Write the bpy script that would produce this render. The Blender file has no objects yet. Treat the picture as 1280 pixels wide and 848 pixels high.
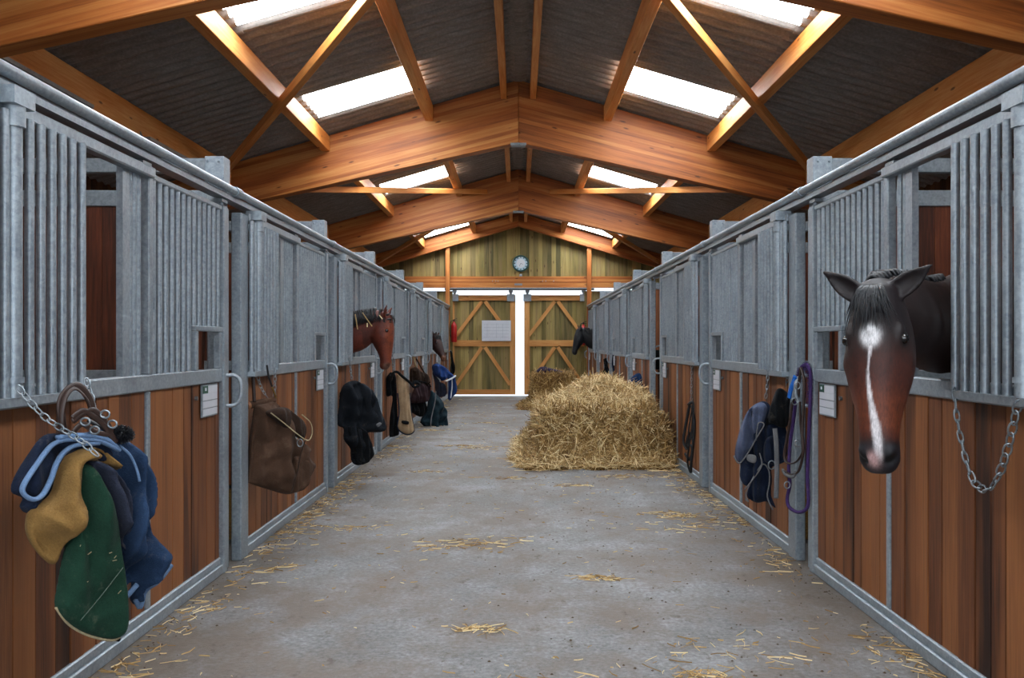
import bpy, math, random
import numpy as np
from mathutils import Vector, Matrix, noise as mnoise
from mathutils.geometry import delaunay_2d_cdt
R = random.Random(7)
sc = bpy.context.scene
COL = sc.collection

# ------------------------------------------------------------------ camera, world, light, exposure
F = 1110.0            # focal length in pixels of the 1280 wide frame
CX, CY = 648.0, 429.0 # vanishing point
H = 1.388             # eye height
cam_d = bpy.data.cameras.new('camera'); cam = bpy.data.objects.new('camera', cam_d); COL.objects.link(cam)
cam.location = (0, 0, H); cam.rotation_euler = (math.pi/2, 0, 0)
cam_d.sensor_width = 36; cam_d.lens = F/1280*36
cam_d.shift_x = -(CX-640)/1280; cam_d.shift_y = (CY-424)/1280
cam_d.clip_start = .05; cam_d.clip_end = 200
sc.camera = cam
sc.view_settings.view_transform = 'Standard'; sc.view_settings.look = 'None'
sc.view_settings.exposure = 0.0; sc.view_settings.gamma = 1.0; sc.view_settings.use_curve_mapping = False
SKY = 1.6
PANE = 19.0
w = bpy.data.worlds.new('overcast_sky'); sc.world = w; w.use_nodes = True
w.node_tree.nodes['Background'].inputs[0].default_value = (.80, .90, 1.0, 1)
w.node_tree.nodes['Background'].inputs[1].default_value = SKY
def area(name, loc, rot, sx, sy, power, col):
    d = bpy.data.lights.new(name, 'AREA'); d.shape = 'RECTANGLE'; d.size = sx; d.size_y = sy; d.energy = power; d.color = col
    o = bpy.data.objects.new(name, d); COL.objects.link(o); o.location = loc; o.rotation_euler = rot
    return o
# daylight that falls in through the open barn entrance behind the viewer
area('entrance_daylight', (0, -3.2, 1.9), (math.pi/2, 0, 0), 6.0, 3.4, 95, (.86, .93, 1.0))
sc.cycles.use_denoising = True
sc.cycles.max_bounces = 8; sc.cycles.diffuse_bounces = 5; sc.cycles.glossy_bounces = 3; sc.cycles.transparent_max_bounces = 6
sc.cycles.sample_clamp_indirect = 6
sc.cycles.caustics_reflective = False; sc.cycles.caustics_refractive = False

# ------------------------------------------------------------------ helpers
def lin(h):
    h = h.lstrip('#'); c = [int(h[i:i+2], 16)/255 for i in (0, 2, 4)]
    return tuple((x/12.92 if x <= .04045 else ((x+.055)/1.055)**2.4) for x in c) + (1,)
ORG = {}
def tag(o, label=None, cat=None, group=None, kind=None):
    if label: o['label'] = label
    if cat: o['category'] = cat
    if group: o['group'] = group
    if kind: o['kind'] = kind
    return o
def empty(name, loc, label, cat, group=None):
    o = bpy.data.objects.new(name, None); COL.objects.link(o); o.location = loc; o.empty_display_size = .1
    ORG[o] = Vector(loc)
    return tag(o, label, cat, group)
def catmull(pts, n, closed=False):
    pts = [Vector(p) for p in pts]; out = []
    m = len(pts); segs = m if closed else m-1
    for i in range(segs):
        if closed: a, b, c, d = pts[(i-1) % m], pts[i], pts[(i+1) % m], pts[(i+2) % m]
        else: a, b, c, d = pts[max(i-1, 0)], pts[i], pts[i+1], pts[min(i+2, m-1)]
        for k in range(n):
            t = k/n
            out.append(.5*((2*b)+(c-a)*t+(2*a-5*b+4*c-d)*t*t+(3*b-a-3*c+d)*t**3))
    if not closed: out.append(pts[-1])
    return out
class MB:
    def __init__(s): s.v = []; s.f = []; s.uv = []
    def add(s, vs, fs, uvs=None):
        b = len(s.v); s.v += [tuple(v) for v in vs]
        for i, f in enumerate(fs):
            s.f.append(tuple(b+k for k in f))
            s.uv.append(uvs[i] if uvs else [(0, 0)]*len(f))
    def bar(s, p0, p1, w, h, up=(0, 0, 1)):
        p0 = Vector(p0); p1 = Vector(p1); d = (p1-p0); L = d.length; d.normalize(); up = Vector(up)
        a = d.cross(up)
        if a.length < 1e-4: a = d.cross(Vector((0, 1, 0)))
        a.normalize(); b = a.cross(d).normalized()
        a *= w/2; b *= h/2
        vs = [p+x*a+y*b for p in (p0, p1) for x, y in ((-1, -1), (1, -1), (1, 1), (-1, 1))]
        fs = [(0, 1, 5, 4), (1, 2, 6, 5), (2, 3, 7, 6), (3, 0, 4, 7), (3, 2, 1, 0), (4, 5, 6, 7)]
        ou, ov = R.random()*30, R.random()*30; uv = []
        v0 = ov
        for k, e in enumerate((w, h, w, h)):
            uv.append([(ou, v0), (ou, v0+e), (ou+L, v0+e), (ou+L, v0)]); v0 += e
        for k in range(2): uv.append([(ou, ov), (ou, ov+w), (ou+h*.3, ov+w), (ou+h*.3, ov)])
        s.add(vs, fs, uv); return s
    def box(s, x0, x1, y0, y1, z0, z1, grain='z'):
        if grain == 'z': return s.bar(((x0+x1)/2, (y0+y1)/2, z0), ((x0+x1)/2, (y0+y1)/2, z1), abs(x1-x0), abs(y1-y0), (0, 1, 0))
        if grain == 'y': return s.bar(((x0+x1)/2, y0, (z0+z1)/2), ((x0+x1)/2, y1, (z0+z1)/2), abs(x1-x0), abs(z1-z0))
        return s.bar((x0, (y0+y1)/2, (z0+z1)/2), (x1, (y0+y1)/2, (z0+z1)/2), abs(y1-y0), abs(z1-z0))
    def loft(s, rings, cap=True, closed=False):
        n = len(rings[0]); vs = [p for r in rings for p in r]; fs = []; uv = []
        m = len(rings)
        for i in range(m if closed else m-1):
            j = (i+1) % m
            for k in range(n):
                l = (k+1) % n
                fs.append((i*n+k, i*n+l, j*n+l, j*n+k)); uv.append([(i*.05, k/n), (i*.05, (k+1)/n), (i*.05+.05, (k+1)/n), (i*.05+.05, k/n)])
        if cap and not closed:
            fs.append(tuple(range(n-1, -1, -1))); uv.append([(0, 0)]*n)
            fs.append(tuple((m-1)*n+k for k in range(n))); uv.append([(0, 0)]*n)
        s.add(vs, fs, uv); return s
    def tube(s, pts, r, n=8, closed=False, flat=1.0, up=None):
        pts = [Vector(p) for p in pts]; m = len(pts); rings = []; a = None
        for i, p in enumerate(pts):
            if closed: d = pts[(i+1) % m]-pts[i-1]
            else: d = pts[min(i+1, m-1)]-pts[max(i-1, 0)]
            if d.length < 1e-9: d = Vector((0, 0, 1))
            d.normalize()
            if a is None:
                a = Vector(up) if up else (Vector((0, 0, 1)) if abs(d.z) < .9 else Vector((1, 0, 0)))
            a = (a-d*a.dot(d))
            if a.length < 1e-5: a = d.orthogonal()
            a.normalize(); b = d.cross(a)
            rr = r[i] if isinstance(r, (list, tuple)) else r
            rings.append([p+a*math.cos(2*math.pi*k/n)*rr+b*math.sin(2*math.pi*k/n)*rr*flat for k in range(n)])
        return s.loft(rings, closed=closed)
    def cyl(s, p0, p1, r, n=12): return s.tube([p0, p1], r, n)
    def build(s, name, mat, parent=None, smooth=False, bevel=0, kind=None):
        o0 = Vector((0, 0, 0))
        if parent is not None:
            o0 = ORG[parent]
        elif s.v:
            a = np.array(s.v); c = (a.min(0)+a.max(0))/2; o0 = Vector((c[0], c[1], a[:, 2].min()))
        me = bpy.data.meshes.new(name)
        me.from_pydata([tuple(Vector(v)-o0) for v in s.v], [], s.f)
        u = me.uv_layers.new(name='UVMap')
        flat = [c for f in s.uv for p in f for c in p]
        u.data.foreach_set('uv', flat)
        me.materials.append(mat)
        if smooth: me.shade_smooth()
        me.update()
        o = bpy.data.objects.new(name, me); COL.objects.link(o)
        if parent is None: o.location = o0
        else: o.parent = parent
        ORG[o] = o0
        if bevel:
            b = o.modifiers.new('edge', 'BEVEL'); b.width = bevel; b.segments = 1; b.limit_method = 'ANGLE'
        if kind: o['kind'] = kind
        return o
def smooth_angle(o, deg=40):
    o.data.shade_smooth()
    try: o.data.set_sharp_from_angle(angle=math.radians(deg))
    except Exception: pass
    return o

# ------------------------------------------------------------------ materials
class NT:
    def __init__(s, name):
        s.m = bpy.data.materials.new(name); s.m.use_nodes = True; s.t = s.m.node_tree; s.b = s.t.nodes['Principled BSDF']
    def n(s, typ, **kw):
        x = s.t.nodes.new(typ)
        for k, v in kw.items(): setattr(x, k, v)
        return x
    def l(s, a, b): s.t.links.new(a, b)
    def val(s, sock, v):
        if hasattr(v, 'is_linked'): s.l(v, sock)
        else: sock.default_value = v
    def math(s, op, a, b=0.0, clamp=False):
        x = s.n('ShaderNodeMath', operation=op, use_clamp=clamp); s.val(x.inputs[0], a); s.val(x.inputs[1], b); return x.outputs[0]
    def mix(s, fac, a, b, blend='MIX'):
        x = s.n('ShaderNodeMix', data_type='RGBA', blend_type=blend); s.val(x.inputs[0], fac); s.val(x.inputs[6], a); s.val(x.inputs[7], b); return x.outputs[2]
    def noise(s, vec, scale, detail=3, rough=.5, dim='3D'):
        x = s.n('ShaderNodeTexNoise'); s.l(vec, x.inputs['Vector']); x.inputs['Scale'].default_value = scale; x.inputs['Detail'].default_value = detail; x.inputs['Roughness'].default_value = rough
        return x.outputs['Fac']
    def ramp(s, fac, stops, interp='LINEAR'):
        x = s.n('ShaderNodeValToRGB'); s.l(fac, x.inputs[0]); r = x.color_ramp; r.interpolation = interp
        while len(r.elements) < len(stops): r.elements.new(.5)
        for e, (p, c) in zip(r.elements, stops): e.position = p; e.color = c if len(c) == 4 else tuple(c)+(1,)
        return x.outputs[0]
    def mapping(s, vec, scale=(1, 1, 1), loc=(0, 0, 0)):
        x = s.n('ShaderNodeMapping'); s.l(vec, x.inputs[0]); x.inputs['Scale'].default_value = scale; x.inputs['Location'].default_value = loc; return x.outputs[0]
    def obj(s): return s.n('ShaderNodeTexCoord').outputs['Object']
    def uv(s): return s.n('ShaderNodeTexCoord').outputs['UV']
    def pos(s): return s.n('ShaderNodeNewGeometry').outputs['Position']
    def rnd(s): return s.n('ShaderNodeNewGeometry').outputs['Random Per Island']
    def bump(s, h, strength=.3, dist=.01):
        x = s.n('ShaderNodeBump'); s.l(h, x.inputs['Height']); x.inputs['Strength'].default_value = strength; x.inputs['Distance'].default_value = dist
        s.l(x.outputs[0], s.b.inputs['Normal'])
    def fin(s, col, rough=.6, metal=0.0, spec=None):
        s.val(s.b.inputs['Base Color'], col); s.val(s.b.inputs['Roughness'], rough); s.val(s.b.inputs['Metallic'], metal)
        if spec is not None: s.b.inputs['Specular IOR Level'].default_value = spec
        return s.m
g = lambda v: (v, v, v, 1)

def wood(name, dark, mid, light, vary=.35, knots=0.0, lam=0.0, rough=.6, grain=(1.2, 22), tint=None):
    t = NT(name); uv = t.uv(); r = t.rnd()
    cx = t.n('ShaderNodeCombineXYZ'); t.l(t.math('MULTIPLY', r, 37.0), cx.inputs[2])
    va = t.n('ShaderNodeVectorMath', operation='ADD'); t.l(uv, va.inputs[0]); t.l(cx.outputs[0], va.inputs[1]); v = va.outputs[0]
    big = t.noise(t.mapping(v, (.7, 5, 1)), 1.0, 2)
    fine = t.noise(t.mapping(v, (grain[0], grain[1], 1)), 3.0, 5, .65)
    f = t.math('ADD', t.math('MULTIPLY', big, .45), t.math('MULTIPLY', fine, .55))
    rr = t.math('MULTIPLY', t.math('SUBTRACT', r, .5), vary)
    f = t.math('ADD', f, rr)
    if lam:
        sp = t.n('ShaderNodeSeparateXYZ'); t.l(uv, sp.inputs[0])
        q = t.math('FLOOR', t.math('DIVIDE', sp.outputs[1], .045))
        wn = t.n('ShaderNodeTexWhiteNoise', noise_dimensions='1D'); t.l(q, wn.inputs['W'])
        f = t.math('ADD', f, t.math('MULTIPLY', t.math('SUBTRACT', wn.outputs[0], .5), lam))
    c = t.ramp(f, [(.25, lin(dark)), (.5, lin(mid)), (.75, lin(light))])
    if tint:
        tn = t.noise(t.mapping(v, (.6, 8, 1), (5, 3, 0)), 1.3, 2)
        c = t.mix(t.ramp(tn, [(.45, g(0)), (.7, g(.8))]), c, lin(tint))
    if knots:
        vo = t.n('ShaderNodeTexVoronoi'); t.l(t.mapping(v, (2.6, 9, 1)), vo.inputs['Vector']); vo.inputs['Scale'].default_value = 1.3
        k = t.ramp(vo.outputs['Distance'], [(.09, g(1)), (.17, g(0))])
        sel = t.n('ShaderNodeSeparateColor'); t.l(vo.outputs['Color'], sel.inputs[0])
        k = t.math('MULTIPLY', k, t.math('LESS_THAN', sel.outputs[0], knots*1.1))
        c = t.mix(t.math('MULTIPLY', k, .8), c, lin('3a1a0a'))
    t.bump(fine, .25, .003)
    return t.fin(c, rough, 0, .35)
M = {}
M['stallwood'] = wood('stained_hardwood', '28130a', '643a22', '925c34', .42, 0, 0, .55, (.9, 26), '84502c')
M['innerwood'] = wood('dark_hardwood', '2a130a', '5c2c17', '85502e', .5, 0, 0, .6)
M['glulam'] = wood('glulam_timber', '6e3a16', 'a86029', 'c48648', .10, .40, .26, .5, (.6, 14))
M['pine'] = wood('pine_timber', '9a5420', 'c87c36', 'e0a868', .2, .2, 0, .55, (.8, 16))
M['doorwood'] = wood('door_timber', '7c4c20', 'b87c40', 'd4a264', .2, .2, 0, .6)
M['green'] = wood('treated_board', '4a4424', '7a6c3a', 'a08c54', .5, .3, 0, .65, (.9, 22), '84704a')
M['outer'] = wood('wall_board', '2e1c10', '5a3a20', '7c5632', .4, 0, 0, .7)

def galv(name, base='949ea6', dk='6e7983', lt='b8c2c9', metal=.45, rough=.40):
    t = NT(name); p = t.pos()
    a = t.noise(p, 38, 3, .6); vo = t.n('ShaderNodeTexVoronoi'); t.l(p, vo.inputs['Vector']); vo.inputs['Scale'].default_value = 90
    s = t.n('ShaderNodeSeparateColor'); t.l(vo.outputs['Color'], s.inputs[0])
    big = t.noise(p, 5, 3)
    f = t.math('ADD', t.math('ADD', t.math('MULTIPLY', a, .55), t.math('MULTIPLY', s.outputs[0], .12)), t.math('MULTIPLY', big, .38))
    c = t.ramp(f, [(.25, lin(dk)), (.52, lin(base)), (.85, lin(lt))])
    ru = t.noise(t.mapping(p, (3, 3, 1)), 2.3, 4, .7)
    c = t.mix(t.ramp(ru, [(.70, g(0)), (.82, g(.35))]), c, lin('6b5138'))
    t.bump(a, .12, .002)
    return t.fin(c, t.ramp(a, [(.3, g(rough-.1)), (.7, g(rough+.15))]), metal)
M['galv'] = galv('galvanised_steel')
M['galvd'] = galv('galvanised_steel_weathered', '8a9298', '626a70', 'a8b0b6')
M['chain'] = galv('chain_steel', '868e94', '5c646a', 'b0b6ba', .8, .35)

def plain(name, hexc, rough=.7, metal=0.0, var=.25, scale=12, bump=.2, sheen=0, spec=None):
    t = NT(name); p = t.obj(); n = t.noise(p, scale, 4, .6); c = Vector(lin(hexc)[:3])
    lo = tuple(c*(1-var)); hi = tuple(min(x, 1) for x in c*(1+var))
    if bump: t.bump(t.noise(p, scale*14, 2), bump, .003)
    m = t.fin(t.ramp(n, [(.3, lo), (.7, hi)]), rough, metal, spec)
    if sheen: t.b.inputs['Sheen Weight'].default_value = sheen; t.b.inputs['Sheen Roughness'].default_value = .5
    return m
def cloth(name, hexc, var=.3, sheen=.04):
    t = NT(name); p = t.obj(); c = Vector(lin(hexc)[:3]); a = t.noise(p, 7, 4, .6); b = t.noise(p, 160, 3, .7); w_ = t.noise(p, 60, 3, .7)
    f = t.math('ADD', t.math('MULTIPLY', a, .6), t.math('MULTIPLY', b, .4))
    k = t.ramp(f, [(.35, tuple(c*(1-var))), (.65, tuple(min(1, x) for x in c*(1+var)))])
    dust = t.noise(p, 14, 6, .75); k = t.mix(t.ramp(dust, [(.58, g(0)), (.78, g(.28))]), k, lin('8a8070'))
    t.bump(t.math('ADD', b, w_), .55, .004); m = t.fin(k, .95, 0, .1); t.b.inputs['Sheen Weight'].default_value = sheen; return m
M['white'] = plain('white_board', 'c8ccd4', .5, 0, .05)
M['ink'] = plain('dark_ink', '30343c', .6)
M['signgreen'] = plain('sign_green', '1e4a3a', .5, 0, .1)
M['black'] = plain('black_rubber', '0c0d10', .5, 0, .3)
M['red'] = plain('red_paint', 'b01818', .35, 0, .1, spec=.6)
M['teal'] = plain('clock_rim', '1e4a48', .4)
M['dial'] = plain('clock_dial', 'b8d4e0', .4, 0, .04)
M['leather'] = plain('brown_leather', '33221c', .42, 0, .3, 20, .3)
M['handlewood'] = plain('turned_wood', '8a5a38', .5, 0, .2)

def roofmat():
    t = NT('fibre_cement_roof'); p = t.pos()
    a = t.noise(t.mapping(p, (1, 6, 1)), 4, 5, .7); b = t.noise(p, 45, 3)
    f = t.math('ADD', t.math('MULTIPLY', a, .6), t.math('MULTIPLY', b, .4))
    c = t.ramp(f, [(.3, lin('76716c')), (.5, lin('8e8883')), (.7, lin('a8a29c'))])
    t.bump(b, .3, .004)
    return t.fin(c, .85, 0, .2)
M['roof'] = roofmat()
def panemat():
    t = NT('translucent_skylight_sheet'); t.b.inputs['Base Color'].default_value = (.9, .95, 1, 1)
    t.b.inputs['Emission Color'].default_value = (.86, .94, 1, 1); t.b.inputs['Emission Strength'].default_value = PANE
    return t.m
M['pane'] = panemat()
def floormat():
    t = NT('worn_concrete'); p = t.pos()
    big = t.noise(p, .55, 4, .6); med = t.noise(p, 3.2, 5, .65); fine = t.noise(p, 38, 4, .7); sp = t.noise(p, 150, 2)
    f = t.math('ADD', t.math('ADD', t.math('MULTIPLY', big, .3), t.math('MULTIPLY', med, .3)), t.math('MULTIPLY', fine, .4))
    c = t.ramp(f, [(.36, lin('464443')), (.5, lin('747372')), (.64, lin('9a9b9e'))])
    # trodden-in straw and earth
    d = t.noise(t.mapping(p, (1.1, .8, 1), (3, 9, 0)), 1.6, 6, .72)
    c = t.mix(t.ramp(d, [(.42, g(0)), (.6, g(.85))]), c, lin('665a50'))
    d2 = t.noise(t.mapping(p, (1.6, 1, 1), (13, 2, 0)), 5.5, 5, .75)
    c = t.mix(t.ramp(d2, [(.58, g(0)), (.68, g(.7))]), c, lin('4a3e32'))
    # dusty bands beside the stall fronts
    s = t.n('ShaderNodeSeparateXYZ'); t.l(p, s.inputs[0])
    e = t.math('ABSOLUTE', s.outputs[0]); e = t.math('ADD', e, t.math('MULTIPLY', t.math('SUBTRACT', d, .5), 1.6))
    c = t.mix(t.ramp(t.math('DIVIDE', e, 2.2), [(.62, g(0)), (.86, g(.55))]), c, lin('5e5448'))
    vo = t.n('ShaderNodeTexVoronoi', feature='DISTANCE_TO_EDGE'); t.l(t.mapping(p, (1, .8, 1)), vo.inputs['Vector']); vo.inputs['Scale'].default_value = .45
    c = t.mix(t.ramp(vo.outputs['Distance'], [(.0, g(.12)), (.004, g(0))]), c, lin('3c3c3e'))
    h = t.math('ADD', t.math('MULTIPLY', fine, .7), t.math('MULTIPLY', sp, .3))
    t.bump(h, .8, .012)
    return t.fin(c, t.ramp(med, [(.3, g(.55)), (.7, g(.8))]), 0, .35)
M['floor'] = floormat()
def strawmat(name, a, b, c):
    t = NT(name); r = t.rnd()
    return t.fin(t.ramp(r, [(0, lin(a)), (.5, lin(b)), (1, lin(c))]), .65, 0, .3)
M['straw'] = strawmat('straw', '7a5c34', 'b89660', 'f0dcac')
M['strawd'] = strawmat('darker_straw', '543a1c', '886634', 'b89860')
def strawbase(name='packed_straw'):
    t = NT(name); p = t.obj(); n = t.noise(t.mapping(p, (30, 30, 80)), 1.5, 5, .8)
    t.bump(n, .9, .03)
    return t.fin(t.ramp(n, [(.3, lin('2e1e0c')), (.5, lin('6a4c22')), (.7, lin('a07c40'))]), .9, 0, .1)
M['strawbase'] = strawbase()
def coatmat(name, rough=.5):
    t = NT(name); a = t.n('ShaderNodeAttribute', attribute_name='Col')
    n = t.noise(t.mapping(t.obj(), (160, 160, 50)), 1, 3, .7); n2 = t.noise(t.obj(), 11, 4, .6); n = t.math('ADD', t.math('MULTIPLY', n, .5), t.math('MULTIPLY', n2, .5))
    c = t.mix(t.ramp(n, [(.38, g(.6)), (.6, g(0))]), a.outputs['Color'], (0.004, .003, .003, 1))
    t.bump(n, .15, .002)
    m = t.fin(c, rough, 0, .35)
    return m
M['coat'] = coatmat('horse_coat', .55)
M['hair'] = plain('black_horsehair', '0e0f14', .45, 0, .5, 30, .2)
M['eye'] = plain('horse_eye', '080504', .08, 0, .1, 3, 0, spec=.8)

# ------------------------------------------------------------------ setting
SW = 1.8; L = 2.864; P0 = 5.506
P = lambda i: P0+L*i
GY = P(6); XO = 4.9; YB = -3.4
RZ = lambda x: 4.698-.2925*abs(x)      # roof underside
m = MB(); m.add([(-XO, YB, 0), (XO, YB, 0), (XO, GY+.6, 0), (-XO, GY+.6, 0), (-XO, YB, -.2), (XO, YB, -.2), (XO, GY+.6, -.2), (-XO, GY+.6, -.2)],
     [(0, 1, 2, 3), (7, 6, 5, 4), (0, 4, 5, 1), (1, 5, 6, 2), (2, 6, 7, 3), (3, 7, 4, 0)])
tag(m.build('floor', M['floor'], kind='structure'), 'worn grey concrete aisle floor strewn with straw bits')

SKYL = [(-2.0, -1.0), (.85, 1.8), (3.7, 4.6), (6.53, 7.41), (9.5, 10.4), (12.4, 13.3), (14.9, 15.75), (17.8, 18.7), (21.4, 22.2)]  # nearest ones, overhead and behind the viewer, are unseen and added for lighting
def sheet(s, xa, xb, ya, yb, nx, lift=0.0, thick=.008):
    wl = .177; n = max(4, int(round((yb-ya)/wl*10)))
    top = []; bot = []
    for i in range(n+1):
        y = ya+(yb-ya)*i/n; dz = .055*((1+math.cos(2*math.pi*y/wl))/2)**1.7+.003+lift
        for k in range(nx+1):
            x = xa+(xb-xa)*k/nx
            bot.append((s*x, y, RZ(x)+dz)); top.append((s*x, y, RZ(x)+dz+thick))
    q = nx+1; fs = []; N = len(bot)
    for i in range(n):
        for k in range(nx):
            a = i*q+k; f = (a, a+1, a+q+1, a+q)
            fs.append(f if s < 0 else f[::-1]); f2 = tuple(N+z for z in f); fs.append(f2[::-1] if s < 0 else f2)
    for i in range(n):
        for k in (0, nx): a = i*q+k; fs.append((a, a+q, N+a+q, N+a))
    for k in range(nx):
        for i in (0, n): a = i*q+k; fs.append((a, a+1, N+a+1, N+a))
    return bot+top, fs
win = 0
for s, sn in ((-1, 'left'), (1, 'right')):
    m = MB()
    m.add(*sheet(s, .03, 1.20, YB, GY+.5, 1, .012))
    m.add(*sheet(s, 2.33, 5.25, YB, GY+.5, 1, -.004))
    ys = [YB]+[v for a in SKYL for v in a]+[GY+.5]
    for a, b in zip(ys[::2], ys[1::2]): m.add(*sheet(s, 1.13, 2.40, a, b+.0, 1, .004))
    o = m.build('ceiling_'+sn, M['roof'], smooth=False, kind='structure')
    tag(o, 'dark corrugated roof sheets on the %s slope' % sn)
    for (a, b) in SKYL:
        win += 1; m = MB(); m.add(*sheet(s, 1.13, 2.40, a-.0, b+.0, 1, .004))
        tag(m.build('window_%d' % win, M['pane'], kind='structure'), 'bright corrugated skylight sheet in the %s roof slope' % sn)
# ridge cap
m = MB(); n = 300
m.tube([(0, YB+(GY+.5-YB)*i/n, 4.74+.012*math.cos(i*2.2)) for i in range(n+1)], .13, 10, flat=.5, up=(1, 0, 0))
tag(m.build('ceiling_ridge', M['roof'], kind='structure'), 'dark ridge capping where the two roof slopes meet')

def frame(y, gable=False):
    m = MB(); t = .18
    if gable: un = lambda x: 4.35-.298*x
    else: un = lambda x: 3.908-.223*x
    for s in (-1, 1):
        xs = [0, .6, 1.2, 1.8, 2.4, 3.0, 3.6, 4.2, 4.9]
        vs = []
        for x in xs:
            for yy in (y-t/2, y+t/2): vs += [(s*x, yy, un(x)), (s*x, yy, RZ(x)-.005)]
        fs = []; uv = []; q = len(xs); of = R.random()*9
        def U(i):
            x, yy, z = vs[i]; return (abs(x)*1.04+of, z+.26*abs(x)+of+(0 if yy < y else .5))
        for i in range(q-1):
            a = 4*i
            for f in ((a, a+4, a+5, a+1), (a+2, a+3, a+7, a+6), (a+1, a+5, a+7, a+3)):
                fs.append(f if s > 0 else f[::-1])
            f = (a, a+2, a+6, a+4); fs.append(f if s > 0 else f[::-1])
        for a in (0, 4*(q-1)): fs.append((a, a+1, a+3, a+2))
        for k, f in enumerate(fs):
            if k < 4*(q-1) and k % 4 == 3:
                uv.append([(abs(vs[i][0])+of, vs[i][1]+of) for i in f])
            else: uv.append([U(i) for i in f])
        m.add(vs, fs, uv)
    o = m.build('roof_beam', M['glulam'], bevel=.006, kind='structure')
    # steel apex plate and post down at the outer walls
    if not gable:
        p = MB(); p.box(-.10, .10, y-t/2-.012, y-t/2-.002, 3.87, 3.90, 'x'); p.box(-.09, .09, y-.09, y+.09, 3.885, 3.897, 'x')
        p.build('apex_plate', M['galvd'], o)
    c = MB()
    for s in (-1, 1): c.box(s*4.70, s*4.86, y-t/2, y+t/2, 0, un(4.78)+.1)
    c.build('post', M['glulam'], o)
    return o
names = ['roof beam over the viewer, cut by the top edge of the view', 'second large glued timber roof beam from the viewer', 'third large glued timber roof beam, seen under the one before it']
tag(frame(P(-2)), 'glued timber roof beam behind the viewer')
for k, i in enumerate((0, 2, 4)): tag(frame(P(i)), names[k])
tag(frame(GY-.12, True), 'slim timber rafter pair against the gable boards')
frames_y = [YB, P(-2), P(0), P(2), P(4), GY-.12]
for a, b, bay in zip(frames_y[:-1], frames_y[1:], range(9)):
    for s, sn in ((-1, 'left'), (1, 'right')):
        for x, w_, d_, nm in ((.183, .075, .19, 'ridge'), (1.12, .10, .19, 'upper'), (2.42, .11, .19, 'lower'), (3.66, .12, .26, 'eaves')):
            zt = RZ(x)-.006
            m = MB(); m.bar((s*x, a+.09, zt-d_/2), (s*x, b-.09, zt-d_/2), w_, d_)
            tag(m.build('purlin', M['pine'], bevel=.004, kind='structure'), '%s purlin of bay %d on the %s roof slope' % (nm, bay+1, sn))
# diagonal wind braces under the sheets
def brace(x0, y0, x1, y1, s, dz=-.235, w_=.07):
    m = MB(); m.bar((s*x0, y0, RZ(x0)+dz), (s*x1, y1, RZ(x1)+dz), w_, .09)
    return tag(m.build('roof_brace', M['pine'], bevel=.004, kind='structure'), 'diagonal timber wind brace under the roof')
for s in (-1, 1):
    brace(3.60, 10.75, .3, 5.65, s)
    brace(3.60, 11.45, .62, P(4)-.12, s, -.26)
    brace(3.55, GY-.3, .4, P(4)+.12, s)

# outer walls with window openings to daylight
for s, sn in ((-1, 'left'), (1, 'right')):
    m = MB(); y = YB
    m.box(s*(XO+.03), s*(XO+.045), YB, GY+.2, 0, 1.55, 'y'); m.box(s*(XO+.03), s*(XO+.045), YB, GY+.2, 2.15, RZ(XO), 'y')
    wins = [(P(i)-L/2-.45, P(i)-L/2+.45) for i in range(-2, 7)]
    while y < GY+.2:
        y1 = y+.14
        hit = any(a < (y+y1)/2 < b for a, b in wins)
        if hit:
            m.box(s*XO, s*(XO+.03), y, y1-.004, 0, 1.55); m.box(s*XO, s*(XO+.03), y, y1-.004, 2.15, RZ(XO)+.02)
        else: m.box(s*XO, s*(XO+.03), y, y1-.004, 0, RZ(XO)+.02)
        y = y1
    tag(m.build('wall_'+sn, M['outer'], kind='structure'), 'dark board outer wall behind the %s row of stalls' % sn)
    for i, (a, b) in enumerate(wins):
        m = MB()
        for yy in (a-.06, b+.02): m.box(s*(XO-.02), s*(XO+.05), yy, yy+.04+.02, 1.50, 2.20)
        for zz in (1.50, 2.14): m.box(s*(XO-.02), s*(XO+.05), a-.06, b+.08, zz, zz+.06, 'y')
        m.box(s*XO, s*(XO+.03), (a+b)/2-.015, (a+b)/2+.015, 1.5, 2.2)
        tag(m.build('window_%d' % (30+i+(10 if s > 0 else 0)), M['pine'], kind='structure'), 'small window in the outer wall of a stall on the %s' % sn)

# gable wall
GW = GY+.10
m = MB(); x = -XO
while x < XO-.01:
    x1 = min(x+.115, XO); xm = max(abs(x), abs(x1))
    m.box(x+.003, x1-.003, GW, GW+.03, 2.82, RZ(min(abs(x), abs(x1)))-.02)
    x = x1
m.add([(-XO, GW+.032, 2.82), (XO, GW+.032, 2.82), (XO, GW+.032, 3.26), (0, GW+.032, 4.68), (-XO, GW+.032, 3.26), (-XO, GW+.05, 2.82), (XO, GW+.05, 2.82), (XO, GW+.05, 3.26), (0, GW+.05, 4.68), (-XO, GW+.05, 3.26)], [(0, 1, 2, 3, 4), (9, 8, 7, 6, 5)])
tag(m.build('wall_gable', M['green'], kind='structure'), 'greenish vertical boards of the gable above the doors')
for s, sn in ((-1, 'left'), (1, 'right')):
    m = MB(); x = 1.69
    m.box(s*1.69, s*XO, GW+.03, GW+.045, 0, 2.72)
    while x < XO-.01:
        m.box(s*(x+.003), s*(x+.112), GW, GW+.03, 0, 2.72); x += .115
    tag(m.build('wall_end_'+sn, M['green'], kind='structure'), 'greenish end boards beyond the %s stalls' % sn)
    m = MB(); m.box(s*1.80-.055, s*1.80+.055, GY-.14, GY-.03, 0, 4.35-.298*1.8+.02)
    tag(m.build('trim_%d' % (1 if s < 0 else 2), M['glulam'], bevel=.005, kind='structure'), 'orange timber post on the %s of the doors' % sn)
m = MB(); m.box(-2.9, 2.9, GY-.02, GY+.09, 2.80, 3.09, 'x')
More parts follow.
